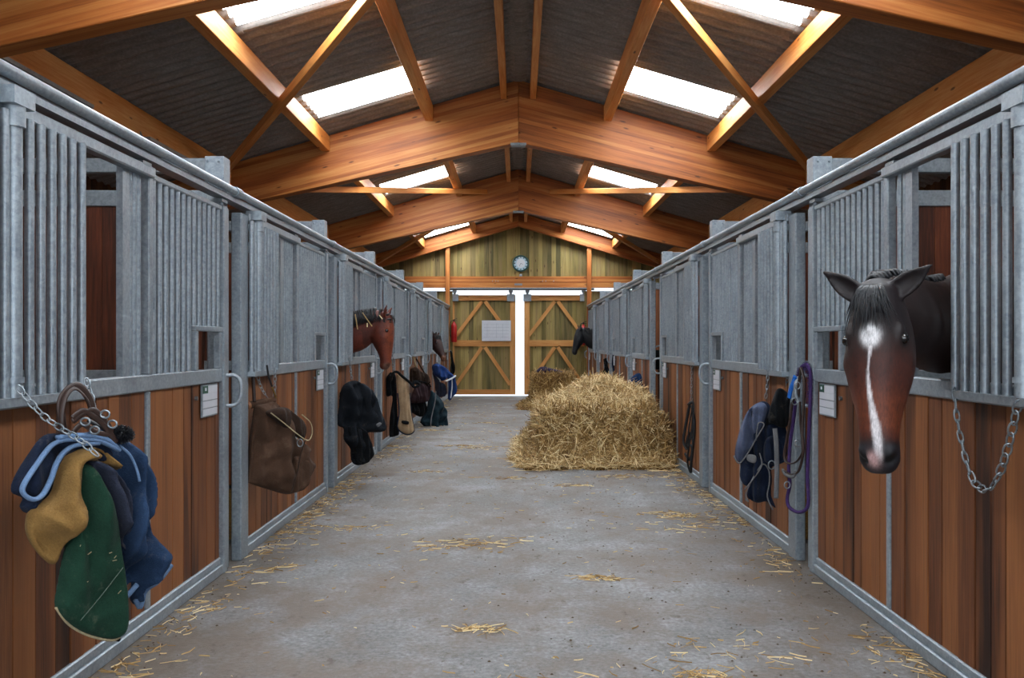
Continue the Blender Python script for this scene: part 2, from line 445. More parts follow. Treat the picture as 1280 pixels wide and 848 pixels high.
o = tag(m.build('trim_3', M['glulam'], bevel=.005, kind='structure'), 'heavy timber rail across the gable above the doors')
m = MB()
for xx in (-.66, -.58, -.52, .62, .70, .9): m.cyl((xx, GY-.035, 2.97), (xx, GY-.01, 2.97), .012, 8)
m.build('bolt', M['galv'], o)
m = MB(); m.box(-.1, .1, GY-.03, GY-.015, 2.86, 2.91, 'x'); m.build('stop_plate', M['galvd'], o)

def barn_door(n, x0, x1, label):
    y = GY+.16
    root = empty('door_%d' % n, ((x0+x1)/2, y, .04), label, None); root['kind'] = 'structure'
    zt, zb = 2.62, .06; st = .14
    m = MB(); x = x0
    while x < x1-.005:
        xe = min(x+.112, x1); m.box(x+.002, xe-.002, y+.035, y+.06, zb, zt-.02); x = xe
    m.box(x0, x1, y+.06, y+.07, zb, zt-.02)
    m.build('plank_panel', M['green'], root)
    m = MB()
    for xa in ((x0, x0+st*.55) if x0 < -1 else (x0, x0+st), (x1-st, x1) if x1 < .5 else (x1-st*.55, x1)): m.box(xa[0], xa[1], y-.01, y+.034, zb, zt)
    m.build('stile', M['doorwood'], root, bevel=.004)
    for za, zc in ((zb, zb+.13), (1.30, 1.46), (zt-.14, zt)):
        q = MB(); q.box(x0+.05, x1-.05, y, y+.033, za, zc, 'x'); q.build('rail', M['doorwood'], root, bevel=.004)
    xm = (x0+x1)/2
    for zlo, zhi in ((zb+.13, 1.30), (1.46, zt-.14)):
        for a, b in ((x0+.12, xm-.04), (x1-.14, xm+.04)):
            if zlo < 1: a_, b_ = zlo+.12, zhi-.02
            else: a_, b_ = zlo+.12, zhi-.02
            q = MB(); q.bar((a, y+.012, a_), (b, y+.012, b_), .035, .09, (0, 0, 1)); q.build('brace', M['doorwood'], root, bevel=.003)
    for xx in (x0+.08, x1-.12):
        q = MB(); q.box(xx-.10, xx+.10, y-.045, y-.012, zt-.16, zt+.02); q.box(xx-.03, xx+.03, y-.03, y, zt, zt+.13)
        q.cyl((xx, y-.05, zt+.10), (xx, y-.01, zt+.10), .055, 14); q.build('hanger', M['galvd'], root, bevel=.004)
    return root
barn_door(1, -1.72, -.075, 'green boarded sliding door carrying the white notice board')
barn_door(2, .15, 1.80, 'green boarded sliding door without a notice board')
# door bolt line on right
m = MB(); m.box(-1.9, 1.95, GY+.15, GY+.20, 2.745, 2.80, 'x')
tag(m.build('door_track', M['galvd'], kind='structure'), 'steel track of the sliding doors')

# whiteboard
x0, x1, z1, z0 = (602-648)/49., (638.5-648)/49., H+(429-400.6)/49., H+(429-426.5)/49.
root = empty('notice_board', ((x0+x1)/2, GY+.13, z0), 'white notice board with thin ruled lines fixed on the left sliding door', 'notice board')
m = MB(); m.box(x0, x1, GY+.118, GY+.135, z0, z1, 'x'); m.build('board', M['white'], root, bevel=.003)
m = MB()
for k in range(5):
    z = z0+(z1-z0)*(.18+.16*k); m.box(x0+.05, x1-.05, GY+.1155, GY+.1175, z, z+.004, 'x')
for xx in (.18, .5, .72): m.box(x0+(x1-x0)*xx, x0+(x1-x0)*xx+.004, GY+.1155, GY+.1175, z0+.08, z1-.08)
m.build('ruled_lines', plain('faint_lines', '8c94a8', .6), root)

# clock
cz = H+100/49.; cx = .06; cy = GW-.035
root = empty('wall_clock', (cx, cy, cz-.21), 'round wall clock with teal rim and pale dial on the gable boards', 'clock')
def disc(m, c, r, y0, y1, n=40):
    m.loft([[(c[0]+r*math.cos(2*math.pi*k/n), yy, c[1]+r*math.sin(2*math.pi*k/n)) for k in range(n)] for yy in (y0, y1)])
m = MB(); m.tube([(cx+.195*math.cos(a*math.pi/20), cy, cz+.195*math.sin(a*math.pi/20)) for a in range(40)], .022, 10, closed=True)
m.build('rim', M['teal'], root, smooth=True)
m = MB(); disc(m, (cx, cz), .19, cy-.005, cy+.02); m.build('dial', M['dial'], root)
m = MB(); disc(m, (cx, cz), .115, cy-.010, cy-.005); m.build('dial_centre', plain('dial_white', 'dde4ea', .4, 0, .03), root)
for k in range(12):
    m = MB(); a = k*math.pi/6; m.bar((cx+.14*math.sin(a), cy-.008, cz+.14*math.cos(a)), (cx+.17*math.sin(a), cy-.008, cz+.17*math.cos(a)), .008, .024, (math.cos(a), 0, -math.sin(a)))
    m.build('hour_mark', M['ink'], root)
for a, l_, nm in ((2.0, .06, 'hour_hand'), (3.6, .085, 'minute_hand')):
    m = MB(); m.bar((cx, cy-.014, cz), (cx+l_*math.sin(a), cy-.014, cz+l_*math.cos(a)), .006, .010, (0, 1, 0)); m.build(nm, M['ink'], root)
root = empty('wall_lamp', (.06, GY-.02, 3.09), 'tiny white lamp on the gable rail below the clock', 'lamp')
m = MB(); m.box(.02, .10, GY-.03, GY+.03, 3.092, 3.11, 'x'); m.build('base', M['galvd'], root)
m = MB(); m.box(.03, .09, GY-.03, GY+.02, 3.11, 3.15, 'x'); m.build('lens', M['white'], root, bevel=.01)

# fire extinguishers
def extinguisher(x, y, z, label):
    root = empty('fire_extinguisher', (x, y, z), label, 'fire extinguisher', 'fire extinguishers by the doors')
    m = MB(); rr = [.02, .065, .075, .075, .072, .05, .025, .02]; zz = [0, .0, .02, .38, .42, .47, .50, .53]
    m.tube([(x, y, z+a) for a in zz], rr, 16); smooth_angle(m.build('cylinder', M['red'], root))
    m = MB(); m.cyl((x, y, z+.52), (x, y, z+.57), .02, 10); m.bar((x-.02, y, z+.57), (x+.08, y, z+.60), .02, .012); m.bar((x-.02, y, z+.55), (x+.08, y, z+.55), .02, .012)
    m.build('valve', M['black'], root)
    m = MB(); m.tube(catmull([(x, y, z+.55), (x-.07, y-.02, z+.53), (x-.10, y-.03, z+.4), (x-.09, y-.03, z+.15)], 6), .010, 8); m.build('hose', M['black'], root, smooth=True)
    m = MB(); m.box(x-.05, x+.05, y+.07, y+.09, z+.1, z+.45); m.build('bracket', M['galvd'], root)
extinguisher(-1.64, GY-.10, H+(429-428)/48., 'red fire extinguisher on the timber post at the left door edge')
extinguisher(1.66, GY-.02, H-.05, 'red fire extinguisher mostly hidden behind the black horse')

# ------------------------------------------------------------------ stalls
def sbox(m, s, u0, u1, v0, v1, z0, z1, Y0, grain='z'):
    xa, xb = s*(SW-v0), s*(SW-v1)
    m.box(min(xa, xb), max(xa, xb), Y0+u0, Y0+u1, z0, z1, grain)
def planks(m, s, u0, u1, v0, v1, z0, z1, Y0, w_=.125):
    u = u0
    while u < u1-.01:
        wd = w_*R.uniform(.8, 1.25); e = min(u+wd, u1)
        if u1-e < .04: e = u1
        sbox(m, s, u+.003, e-.003, v0+R.uniform(-.003, .003), v1, z0, z1, Y0); u = e
def stall_front(i, s, label, op=.2, near=0.15, closed=False):
    Y0 = P(i-1); root = empty('stall_front', (s*SW, Y0+L/2, 0), label, 'stall front', 'galvanised stall fronts with hardwood panels along the aisle')
    G = M['galv']; dv = 1.66; piv = .535
    # frame
    m = MB()
    sbox(m, s, near, near+.15, -.03, .035, .0, 2.22, Y0)           # near jamb
    sbox(m, s, 2.70, 2.765, -.02, .03, .0, 2.22, Y0); sbox(m, s, 2.79, 2.85, -.05, .01, 0, 2.22, Y0)
    sbox(m, s, near+.15, 2.70, -.03, .02, 1.155, 1.235, Y0, 'y')      # middle rail
    sbox(m, s, near+.15, 2.70, -.03, .025, .0, .06, Y0, 'y'); sbox(m, s, near+.15, 2.70, -.02, .012, .058, .10, Y0, 'y')
    sbox(m, s, dv-.02, dv+.02, -.02, .012, .10, 1.155, Y0)
    sbox(m, s, dv-.02, dv+.03, -.025, .02, 1.235, 2.20, Y0)
    sbox(m, s, near+.15, dv, -.01, .045, 2.185, 2.235, Y0, 'y')       # header over the opening
    sbox(m, s, dv, 2.70, -.02, .02, 2.185, 2.215, Y0, 'y')
    m.build('frame', G, root, bevel=.006)
    for a, b in ((near+.15, dv-.02), (dv+.02, 2.70)):
        q = MB(); planks(q, s, a, b, 0, -.03, .09, 1.16, Y0); q.build('wood_panel', M['stallwood'], root, bevel=.0015)
    # fixed grille
    m = MB(); n = 13
    for k in range(n):
        u = dv+.065+k*(2.70-dv-.10)/(n-1)
        zb = 1.235 if u < 2.27 else 1.47
        m.cyl((s*SW, Y0+u, zb), (s*SW, Y0+u, 2.19), .0165, 10)
    smooth_angle(m.build('grille', G, root))
    # feed hatch
    m = MB()
    sbox(m, s, 2.25, 2.70, -.02, .025, 1.455, 1.485, Y0, 'y'); sbox(m, s, 2.25, 2.29, -.02, .025, 1.235, 1.455, Y0); sbox(m, s, 2.655, 2.70, -.02, .02, 1.235, 1.455, Y0)
    m.build('feed_hatch', G, root, bevel=.004)
    # sliding yoke: flat post and bars beside the divider
    w_ = .62-op
    m = MB(); ua = dv-.02-w_
    sbox(m, s, ua, ua+.07, -.022, .008, 1.235, 2.19, Y0)
    n = max(2, int(round((w_-.07)/.075)))
    for k in range(n):
        u = ua+.10+k*(w_-.12)/max(1, n); m.cyl((s*(SW+.008), Y0+u, 1.235), (s*(SW+.008), Y0+u, 2.19), .015, 10)
    smooth_angle(m.build('sliding_guard', G, root))
    # swing grille with pivot
    m = MB(); vx = .055
    if near > .2: a0 = near+.18
    else: a0 = .30
    us = [a0+k*(.905-a0)/8 for k in range(9)]
    for u in us: m.cyl((s*(SW-vx), Y0+u, 1.19), (s*(SW-vx), Y0+u, 2.185), .0165, 10)
    m.cyl((s*(SW-vx-.012), Y0+us[1]+.035, 1.20), (s*(SW-vx-.012), Y0+us[1]+.035, 2.25), .026, 14)
    m.cyl((s*(SW-vx-.012), Y0+us[1]+.035, 2.13), (s*(SW-vx-.012), Y0+us[1]+.035, 2.20), .036, 14)
    m.cyl((s*(SW-vx-.012), Y0+us[1]+.035, 1.25), (s*(SW-vx-.012), Y0+us[1]+.035, 1.27), .032, 14)
    sbox(m, s, us[0]-.02, .93, vx-.03, vx+.03, 1.17, 1.20, Y0, 'y'); sbox(m, s, us[1]-.03, us[1]+.10, vx-.05, vx+.05, 2.20, 2.26, Y0, 'y')
    smooth_angle(m.build('swing_grille', G, root))
    # handle
    m = MB(); X = s*(SW-.02); a = Y0+2.745
    m.tube(catmull([(X, a, 1.19), (X-s*.05, a+.02, 1.19), (X-s*.085, a+.03, 1.15), (X-s*.085, a+.03, 1.06), (X-s*.05, a+.02, 1.01), (X, a, 1.01)], 5), .012, 8)
    m.build('handle', G, root, smooth=True)
    # rollers up to the track
    for u in (.50, 1.62, 2.74):
        m = MB(); m.cyl((s*(SW+.0), Y0+u, 2.21), (s*(SW+.0), Y0+u, 2.262), .012, 8); sbox(m, s, u-.05, u+.05, -.05, .02, 2.24, 2.258, Y0, 'y')
        m.build('roller', M['galvd'], root)
    # placard
    m = MB(); z1 = 1.15; z0 = .965; a, b = 2.37, 2.62
    sbox(m, s, a, b, .006, .016, z0, z1, Y0, 'y'); pl = m.build('placard', M['galvd'], root)
    tag(pl, 'small white stable card with green corner')
    fl = (lambda u0, u1: (u0, u1)) if s < 0 else (lambda u0, u1: (a+b-u1, a+b-u0))
    m = MB(); sbox(m, s, *fl(a+.09, b-.008), .016, .019, 1.10, z1-.008, Y0, 'y')
    for k in range(3): sbox(m, s, a+.008, b-.008, .016, .019, z0+.008+k*.044, z0+.046+k*.044, Y0, 'y')
    m.build('card', M['white'], pl)
    m = MB(); sbox(m, s, *fl(a+.008, a+.085), .016, .019, 1.10, z1-.008, Y0, 'y'); m.build('green_patch', M['signgreen'], pl)
    m = MB(); sbox(m, s, *fl(a+.035, a+.055), .019, .0215, 1.115, z1-.018, Y0, 'y'); m.build('white_mark', M['white'], pl)
    m = MB(); m.cyl((s*(SW-.00), Y0+2.30, 1.08), (s*(SW-.015), Y0+2.30, 1.08), .012, 10); m.build('bolt', M['chain'], root)
    return root
LL = ['stall front on the left behind the hanging blue, tan and green rugs', 'stall front on the left where the brown canvas bag hangs',
      'stall front with the reddish bay horse leaning out over a black jacket-like rug', 'stall front on the left with the tan sheepskin pad hanging on it',
      'stall front on the left with purple bag and dark teal rug', 'stall front of the small dark brown horse, blue rug below', 'last stall front on the left beside the timber doors']
RL = ['stall front of the horse with white blaze, loose chain on its panel', 'stall front on the right with navy and grey rug hung from chains',
      'stall front on the right with the black bridle hanging in mid panel', 'stall front standing ajar behind the straw heap, bucket in its gap',
      'stall front just beyond the ajar one, blue strap hung on it', 'second to last stall front of the right row', 'last stall front on the right, black horse leaning out']
LOP = [.36, .16, .36, .14, .14, .38, .2]; ROP = [.38, .20, .2, .14, .2, .14, .4]
for i in range(7):
    stall_front(i, -1, LL[i], LOP[i]); stall_front(i, 1, RL[i], ROP[i], .60 if i == 3 else .15)
# partitions and tall posts
for s, sn in ((-1, 'left'), (1, 'right')):
    for i in range(-1, 6):
        y = P(i)+.02
        root = empty('stall_partition', (s*3.3, y, 0), 'plank partition with steel rails ' + {-1: ['before the blue fleece rug', 'before the blaze horse'], 0: ['beyond the near left rug bundle', 'beyond the blaze horse'], 1: ['beyond the brown canvas bag', 'beyond the washed navy rug'], 2: ['beyond the reddish bay horse', 'beyond the black bridle'], 3: ['beyond the tan sheepskin pad', 'beyond the ajar stall front'], 4: ['beyond the dark teal rug', 'beyond the navy blue rope'], 5: ['beyond the small dark brown horse', 'in front of the black horse']}[i][0 if s < 0 else 1], 'stall partition', 'partitions between neighbouring stalls')
        m = MB(); m.box(min(s*1.84, s*1.94), max(s*1.84, s*1.94), y+.0, y+.10, 0, 2.53); m.build('post', M['galvd'], root, bevel=.008)
        m = MB(); m.box(min(s*1.83, s*1.95), max(s*1.83, s*1.95), y-.01, y+.11, 2.33, 2.55)
        for dx, dz in ((.02, .03), (.09, .03), (.02, .18), (.09, .18)): m.cyl((s*(1.84+dx), y-.01, 2.34+dz), (s*(1.84+dx), y-.018, 2.34+dz), .01, 8)
        m.build('post_cap', M['galv'], root, bevel=.006)
        for za, zc in ((2.45, 2.54), (2.24, 2.34), (1.13, 1.22)):
            q = MB(); q.box(min(s*1.93, s*4.88), max(s*1.93, s*4.88), y-.0, y+.06, za, zc, 'x'); q.build('rail', M['galvd'], root, bevel=.005)
        m = MB(); x = 1.97
        while x < 4.87:
            xe = min(x+.125, 4.88); m.box(min(s*(x+.002), s*(xe-.002)), max(s*(x+.002), s*(xe-.002)), y+.01, y+.046, .05, 1.13)
            m.box(min(s*(x+.002), s*(xe-.002)), max(s*(x+.002), s*(xe-.002)), y+.01, y+.046, 1.22, 2.24); x = xe
        m.build('plank_panel', M['innerwood'], root)
    # track above each row
    root = empty('track_rail', (s*SW, 12, 2.3), 'long round steel track rail above the %s row of stalls' % sn, 'rail')
    m = MB(); m.cyl((s*(SW-.045), P(-1)-2.2, 2.325), (s*(SW-.045), GY-.15, 2.325), .024, 14); smooth_angle(m.build('tube', M['galv'], root))
    m = MB(); m.box(s*SW-.035, s*SW+.035, P(-1)-2.2, GY-.15, 2.265, 2.30, 'y'); m.build('channel', M['galvd'], root)
    for i in range(0, 7):
        q = MB(); yy = P(i)+.03
        if i < 6:
            q.cyl((s*(SW-.045), yy-.05, 2.325), (s*(SW-.045), yy+.05, 2.325), .031, 12); q.bar((s*(SW-.045), yy, 2.325), (s*(SW+.08), yy, 2.36), .05, .02)
            q.build('joint_sleeve', M['galv'], root)
    # stall bedding
    m = MB()
    for i in range(0, 7):
        ya, yb = P(i-1)+.10, P(i)-.10; nx, ny = 22, 22; vs = []
        for a in range(nx+1):
            for b in range(ny+1):
                x = 1.99+(4.66-1.99)*a/nx; y = ya+(yb-ya)*b/ny
                e = min(a, b, nx-a, ny-b)
                vs.append((s*x, y, (.03 if e == 0 else .08+.05*mnoise.noise(Vector((x*2, y*2, s))))))
        fs = [(a*(ny+1)+b, (a+1)*(ny+1)+b, (a+1)*(ny+1)+b+1, a*(ny+1)+b+1) for a in range(nx) for b in range(ny)]
        m.add(vs, fs)
    tag(m.build('straw_bedding', M['strawbase'], smooth=True, kind='stuff'), 'straw bedding inside the %s row of stalls' % sn, 'bedding')

# tube lights below the left eaves purlin
for k, (ya, yb, lb) in enumerate(((5.75, 7.24, 'clear cased tube light under the left eaves, the nearer one'), (8.35, 9.6, 'clear cased tube light under the left eaves, the farther one'))):
    root = empty('tube_light', (-3.52, (ya+yb)/2, 3.24), lb, 'light fitting', 'tube lights under the left eaves')
    m = MB(); m.box(-3.58, -3.46, ya, yb, 3.30, 3.33, 'y'); m.build('back_plate', M['galvd'], root)
    m = MB(); m.tube([(-3.52, ya, 3.265), (-3.52, yb, 3.265)], .055, 12, flat=.7, up=(1, 0, 0)); smooth_angle(m.build('cover', plain('lamp_cover', 'a09484', .25, 0, .1, spec=.6), root))
    for yy in (ya+.1, yb-.1):
        q = MB(); q.cyl((-3.56, yy, 3.31), (-3.6, yy, 3.40), .008, 6); q.build('hanger', M['galvd'], root)

# ------------------------------------------------------------------ pixel-to-place helpers for hung things
def at(px, py, Y): return Vector(((px-CX)/F*Y, Y, H-(py-CY)/F*Y))
class Plane:
    """vertical plane through two places over the floor"""
    def __init__(s, pxa, Ya, pxb, Yb, off=0.0):
        A = Vector(((pxa-CX)/F*Ya, Ya)); B = Vector(((pxb-CX)/F*Yb, Yb))
        s.d = (B-A).normalized(); s.n = Vector((s.d.y, -s.d.x))
        if s.n.y > 0: s.n = -s.n
        s.A = A+s.n*off
    def hit(s, px, py):
        r = (px-CX)/F; Y = s.n.dot(s.A)/(s.n.x*r+s.n.y); return at(px, py, Y)
    def to2(s, p): q = Vector((p.x, p.y))-s.A; return Vector((q.dot(s.d), p.z))
    def to3(s, q, o=0.0): v = s.A+s.d*q[0]+s.n*o; return Vector((v.x, v.y, q[1]))
def inside(pt, poly):
    x, y = pt; c = False; n = len(poly); j = n-1
    for i in range(n):
        if (poly[i][1] > y) != (poly[j][1] > y) and x < (poly[j][0]-poly[i][0])*(y-poly[i][1])/(poly[j][1]-poly[i][1])+poly[i][0]: c = not c
        j = i
    return c
def zo(poly, ox, oy, sc_): return [(ox+a/sc_, oy+b/sc_) for a, b in poly]
def puff(name, poly, pl, thick, mat, parent=None, off=0.0, step=None, fold=.012, ang=0.0, freq=22, rad=None, seed=0):
    """a soft, thick piece of cloth whose rim follows poly"""
    P2 = [pl.to2(pl.hit(*p)) for p in poly]
    ctr = catmull([(a[0], a[1], 0) for a in P2], 4, True)
    # resample
    per = sum((ctr[i]-ctr[i-1]).length for i in range(len(ctr)))
    xs = [p.x for p in ctr]; ys = [p.y for p in ctr]; size = max(max(xs)-min(xs), max(ys)-min(ys))
    h = step or max(size/(62 if pl.A.y < 8 else 50), .007)
    B = []; acc = 0
    for i in range(len(ctr)):
        a, b = ctr[i], ctr[(i+1) % len(ctr)]; l = (b-a).length; k = max(1, int(round(l/h)))
        for q in range(k): B.append((a.x+(b.x-a.x)*q/k, a.y+(b.y-a.y)*q/k))
    nb = len(B); pts = list(B); Bn = np.array(B)
    def dist(p):
        A = Bn; D = np.roll(Bn, -1, 0)-A; v = np.array(p)-A
        t = np.clip((v*D).sum(1)/np.maximum((D*D).sum(1), 1e-12), 0, 1); return float(np.sqrt(((v-D*t[:, None])**2).sum(1)).min())
    y = min(ys); r = 0
    while y < max(ys):
        x = min(xs)+(r % 2)*h/2
        while x < max(xs):
            if inside((x, y), B) and dist((x, y)) > h*.45: pts.append((x, y))
            x += h
        y += h*.87; r += 1
    res = delaunay_2d_cdt([Vector(p) for p in pts], [(i, (i+1) % nb) for i in range(nb)], [], 1, 1e-6)
    V, T = res[0], [f for f in res[2] if len(f) == 3]
    T = [f for f in T if inside(((V[f[0]].x+V[f[1]].x+V[f[2]].x)/3, (V[f[0]].y+V[f[1]].y+V[f[2]].y)/3), B)]
    rad = rad or size*.16; rad = min(rad, .06); ztop = max(ys); zh = max(.05, ztop-min(ys)); fold *= 2.0; ds = [dist((v.x, v.y)) for v in V]
    ca, sa = math.cos(ang), math.sin(ang)
    m = MB(); front = []; back = []
    for v, d in zip(V, ds):
        t = min(1, d/rad); pr = math.sqrt(max(0, 1-(1-t)**2))*(.62+.38*mnoise.noise(Vector((v.x*4, v.y*3, seed+9)))+.12*min(1, d/(size*.2)))
        q = v.x*ca+v.y*sa; w_ = -v.x*sa+v.y*ca
        nz = mnoise.noise(Vector((q*5, w_*1.6, seed)))*.9
        crease = -abs(mnoise.noise(Vector((q*9+seed, w_*2.6, seed*2.0))))*2.2+.5
        fo = fold*.9*crease*min(1, d/(rad*.5)) + fold*(math.sin(q*freq*2+nz*5+seed)+.6*math.sin(q*freq*4.3+nz*7+w_*4))*min(1, d/(rad*.35)) + fold*1.2*mnoise.noise(Vector((v.x*9, v.y*9, seed+3)))*t
        edge = .006
        front.append(pl.to3((v.x, v.y), off+edge*.5+thick*pr*.62+fo)); back.append(pl.to3((v.x, v.y), off-edge*.5-thick*pr*.38+fo*.5))
    n = len(V); fs = []
    for f in T:
        a, b, c = f
        cr = (V[b].x-V[a].x)*(V[c].y-V[a].y)-(V[b].y-V[a].y)*(V[c].x-V[a].x)
        if cr < 0: a, c = c, a
        fs.append((a, b, c)); fs.append((n+c, n+b, n+a))
    ec = {}
    for f in fs[::2]:
        for k in range(3): e = (f[k], f[(k+1) % 3]); ec[e] = 1
    for (a, b) in list(ec):
        if (b, a) not in ec: fs.append((b, a, n+a, n+b))
    m.add(front+back, fs)
    o = m.build(name, mat, parent, smooth=True)
    return o
def piping(name, line, pl, mat, parent, off, r=.008, flat=1.0):
    m = MB(); pts = catmull([pl.to3(pl.to2(pl.hit(*p)), off) for p in line], 5)
    m.tube(pts, r, 8, flat=flat, up=(pl.n.x, pl.n.y, 0)); return m.build(name, mat, parent, smooth=True)
def chain_mesh(m, pts, ll=.032, r=.0032):
    pts = catmull(pts, 24); acc = [0]
    for i in range(1, len(pts)): acc.append(acc[-1]+(pts[i]-pts[i-1]).length)
    n = max(2, int(acc[-1]/ll)); j = 0
    def pos(d):
        for i in range(1, len(pts)):
            if acc[i] >= d: t = (d-acc[i-1])/max(1e-9, acc[i]-acc[i-1]); return pts[i-1].lerp(pts[i], t)
        return pts[-1]
    for k in range(n):
        a, b = pos(k*ll), pos((k+1)*ll); c = (a+b)/2; d = (b-a).normalized()
        s0 = Vector((0, 0, 1)) if abs(d.z) < .8 else Vector((1, 0, 0)); u = d.cross(s0).normalized(); v = d.cross(u)
        q = u if k % 2 else v; q = (q+ (v if k % 2 else u)*.35).normalized()
        ring = [c+d*(math.cos(t)*ll*.66)+q*(math.sin(t)*ll*.32) for t in [x*math.pi/6 for x in range(12)]]
        m.tube(ring, r, 6, closed=True)
def chain(pts, label, grp=None, ll=.032, r=.0032, mat='chain'):
    m = MB(); chain_mesh(m, pts, ll, r); o = m.build('chain', M[mat], smooth=True)
    return tag(o, label, 'chain', grp)

# ------------------------------------------------------------------ horses
def horse(name, label, poll, hdir, hn, cross, wither, bdir, coat, voxel=.012, scale=1.0, neck_top=.215, ears=((.30, 1), (.30, -1)), ear_out=.5, rests=None):
    """one continuous body: legs, trunk, neck and head; coat(t, lat, dors, world, neckpar) -> linear colour"""
    poll = Vector(poll); h = Vector(hdir).normalized(); nn = Vector(hn); nn = (nn-h*nn.dot(h)).normalized(); lat = h.cross(nn).normalized()
    bdir = Vector(bdir).normalized(); cross = Vector(cross); wither = Vector(wither); side = Vector((-bdir.y, bdir.x, 0)); K = scale
    HF = lambda t, l_, d: poll+h*(t*K)+lat*(l_*K)+nn*(d*K)
    m = MB(); N = 28
    # head: t, centre, half depth, half width, squareness
    prof = [(-.075, -.075, .03, .03), (-.06, -.07, .07, .055), (-.02, -.06, .105, .082), (.05, -.066, .125, .098), (.11, -.078, .142, .112), (.17, -.084, .150, .120), (.23, -.084, .148, .120),
            (.29, -.078, .138, .114), (.35, -.068, .120, .100), (.41, -.056, .098, .086), (.47, -.048, .080, .074), (.52, -.045, .071, .068), (.56, -.047, .069, .070), (.60, -.052, .062, .070), (.63, -.058, .048, .054), (.645, -.062, .028, .032)]
    rings = []
    for t, c, hd, hw in prof:
        rg = []
        for k in range(N):
            a = 2*math.pi*k/N; ca, sa = math.cos(a), math.sin(a)
            x = hw*math.copysign(abs(sa)**.85, sa); y = hd*math.copysign(abs(ca)**.85, ca)
            if ca < 0: x *= 1-.38*abs(ca)**1.5      # jaws close towards the throat
            else: x *= 1-.10*ca
            rg.append(HF(t, x, c+y))
        rings.append(rg)
    m.loft(rings)
    # jowls
    for sg in (-1, 1):
        m.loft([[HF(.20+.085*math.cos(b)*1.0, sg*(.072+.028*math.sin(b)*math.cos(a)), -.135+.085*math.sin(b)*math.sin(a)) for a in [2*math.pi*k/14 for k in range(14)]] for b in [math.pi*(j+.5)/9 for j in range(9)]])
        # brow ridge
        m.loft([[HF(.155+.045*math.cos(b), sg*(.086+.022*math.sin(b)*math.cos(a)), .010+.024*math.sin(b)*math.sin(a)) for a in [2*math.pi*k/12 for k in range(12)]] for b in [math.pi*(j+.5)/7 for j in range(7)]])
        # nostril wing
        m.loft([[HF(.575+.035*math.cos(b), sg*(.045+.022*math.sin(b)*math.cos(a)), -.012+.028*math.sin(b)*math.sin(a)) for a in [2*math.pi*k/12 for k in range(12)]] for b in [math.pi*(j+.5)/7 for j in range(7)]])
    # lower lip
    m.loft([[HF(.585+.05*math.cos(b), .034*math.sin(b)*math.cos(a), -.098+.026*math.sin(b)*math.sin(a)) for a in [2*math.pi*k/12 for k in range(12)]] for b in [math.pi*(j+.5)/8 for j in range(8)]])
    # ears: cupped
    for fwd, sg in ears:
        eo = ear_out*(1.0 if sg*(lat.x) < 0 else 1.25)
        base = HF(-.005, sg*.062, -.015); tip_d = (-h*(1-.2)+lat*sg*eo+nn*fwd).normalized(); ex = lat*sg; ex = (ex-tip_d*ex.dot(tip_d)).normalized()
        ez = tip_d.cross(ex); 
        if ez.dot(nn) < 0: ez = -ez
        rings = []
        for j in range(11):
            u = j/10; wd = .040*(math.sin(math.pi*min(1, .30+u*.72))**.8)*(1-u**3*.75)+.003; p = base+tip_d*(.175*K*u)+ez*(-.012*math.sin(u*2.5))
            rg = []
            for k in range(9):      # outer arc
                a = math.pi*(k/8); rg.append(p+ex*(math.cos(a)*wd*K)-ez*(math.sin(a)*wd*.75*K))
            for k in range(9):      # inner arc, back
                a = math.pi*(1-k/8); wi = max(.001, wd-.011); rg.append(p+ex*(math.cos(a)*wi*K)-ez*((math.sin(a)*wi*.75-.010*min(1, u*5))*K)+ez*.008*(1-u))
            rings.append(rg)
        m.loft(rings)
    # neck and trunk as one long tube
    def ringat(c, d, hv, hl, up=Vector((0, 0, 1))):
        d = Vector(d).normalized(); a = (up-d*up.dot(d))
        a.normalize(); b = d.cross(a)
        return [c+a*(math.cos(2*math.pi*k/N)*hv)+b*(math.sin(2*math.pi*k/N)*hl*(1-.25*max(0, math.cos(2*math.pi*k/N)))) for k in range(N)]
    nb = HF(.03, 0, -.075); n0 = HF(.085, 0, -.10)
    back = lambda u: wither+bdir*u
    keys = [(n0, .10, .075), (nb+(cross-nb)*.12, .125, .085), (nb+(cross-nb)*.45, .165, .095), (cross, neck_top, .115), (cross+(back(0)-cross)*.5+Vector((0, 0, -.02)), neck_top*1.15, .15),
            (back(-.08)+Vector((0, 0, -.28)), .33, .20), (back(.12)+Vector((0, 0, -.36)), .37, .24), (back(.45)+Vector((0, 0, -.40)), .35, .28), (back(.80)+Vector((0, 0, -.36)), .33, .29), (back(1.1)+Vector((0, 0, -.32)), .32, .27), (back(1.32)+Vector((0, 0, -.38)), .26, .21), (back(1.42)+Vector((0, 0, -.42)), .12, .10)]
    pts = catmull([k[0] for k in keys], 5); rv = catmull([(k[1], k[2], 0) for k in keys], 5); rings = []
    for i, p in enumerate(pts):
        d = pts[min(i+1, len(pts)-1)]-pts[max(i-1, 0)]
        rings.append(ringat(p, d, rv[i].x, rv[i].y))
    m.loft(rings)
    gz = .08
    for u, sg, kind in ((.10, 1, 0), (.06, -1, 0), (1.18, 1, 1), (1.26, -1, 1)):
        hip = back(u)+side*(sg*.13); z0 = wither.z
        if kind == 0: lk = [(0, z0-.55, .12), (.0, z0-.80, .085), (.01, .50, .052), (.015, .45, .05), (.0, .28, .032), (.0, .16, .036), (-.03, .13, .035), (-.06, gz+.01, .055)]
        else: lk = [(0, z0-.45, .17), (-.10, z0-.72, .12), (.04, z0-.92, .072), (.10, .56, .055), (.09, .50, .05), (.05, .30, .034), (.04, .18, .038), (.0, .14, .036), (-.03, gz+.01, .056)]
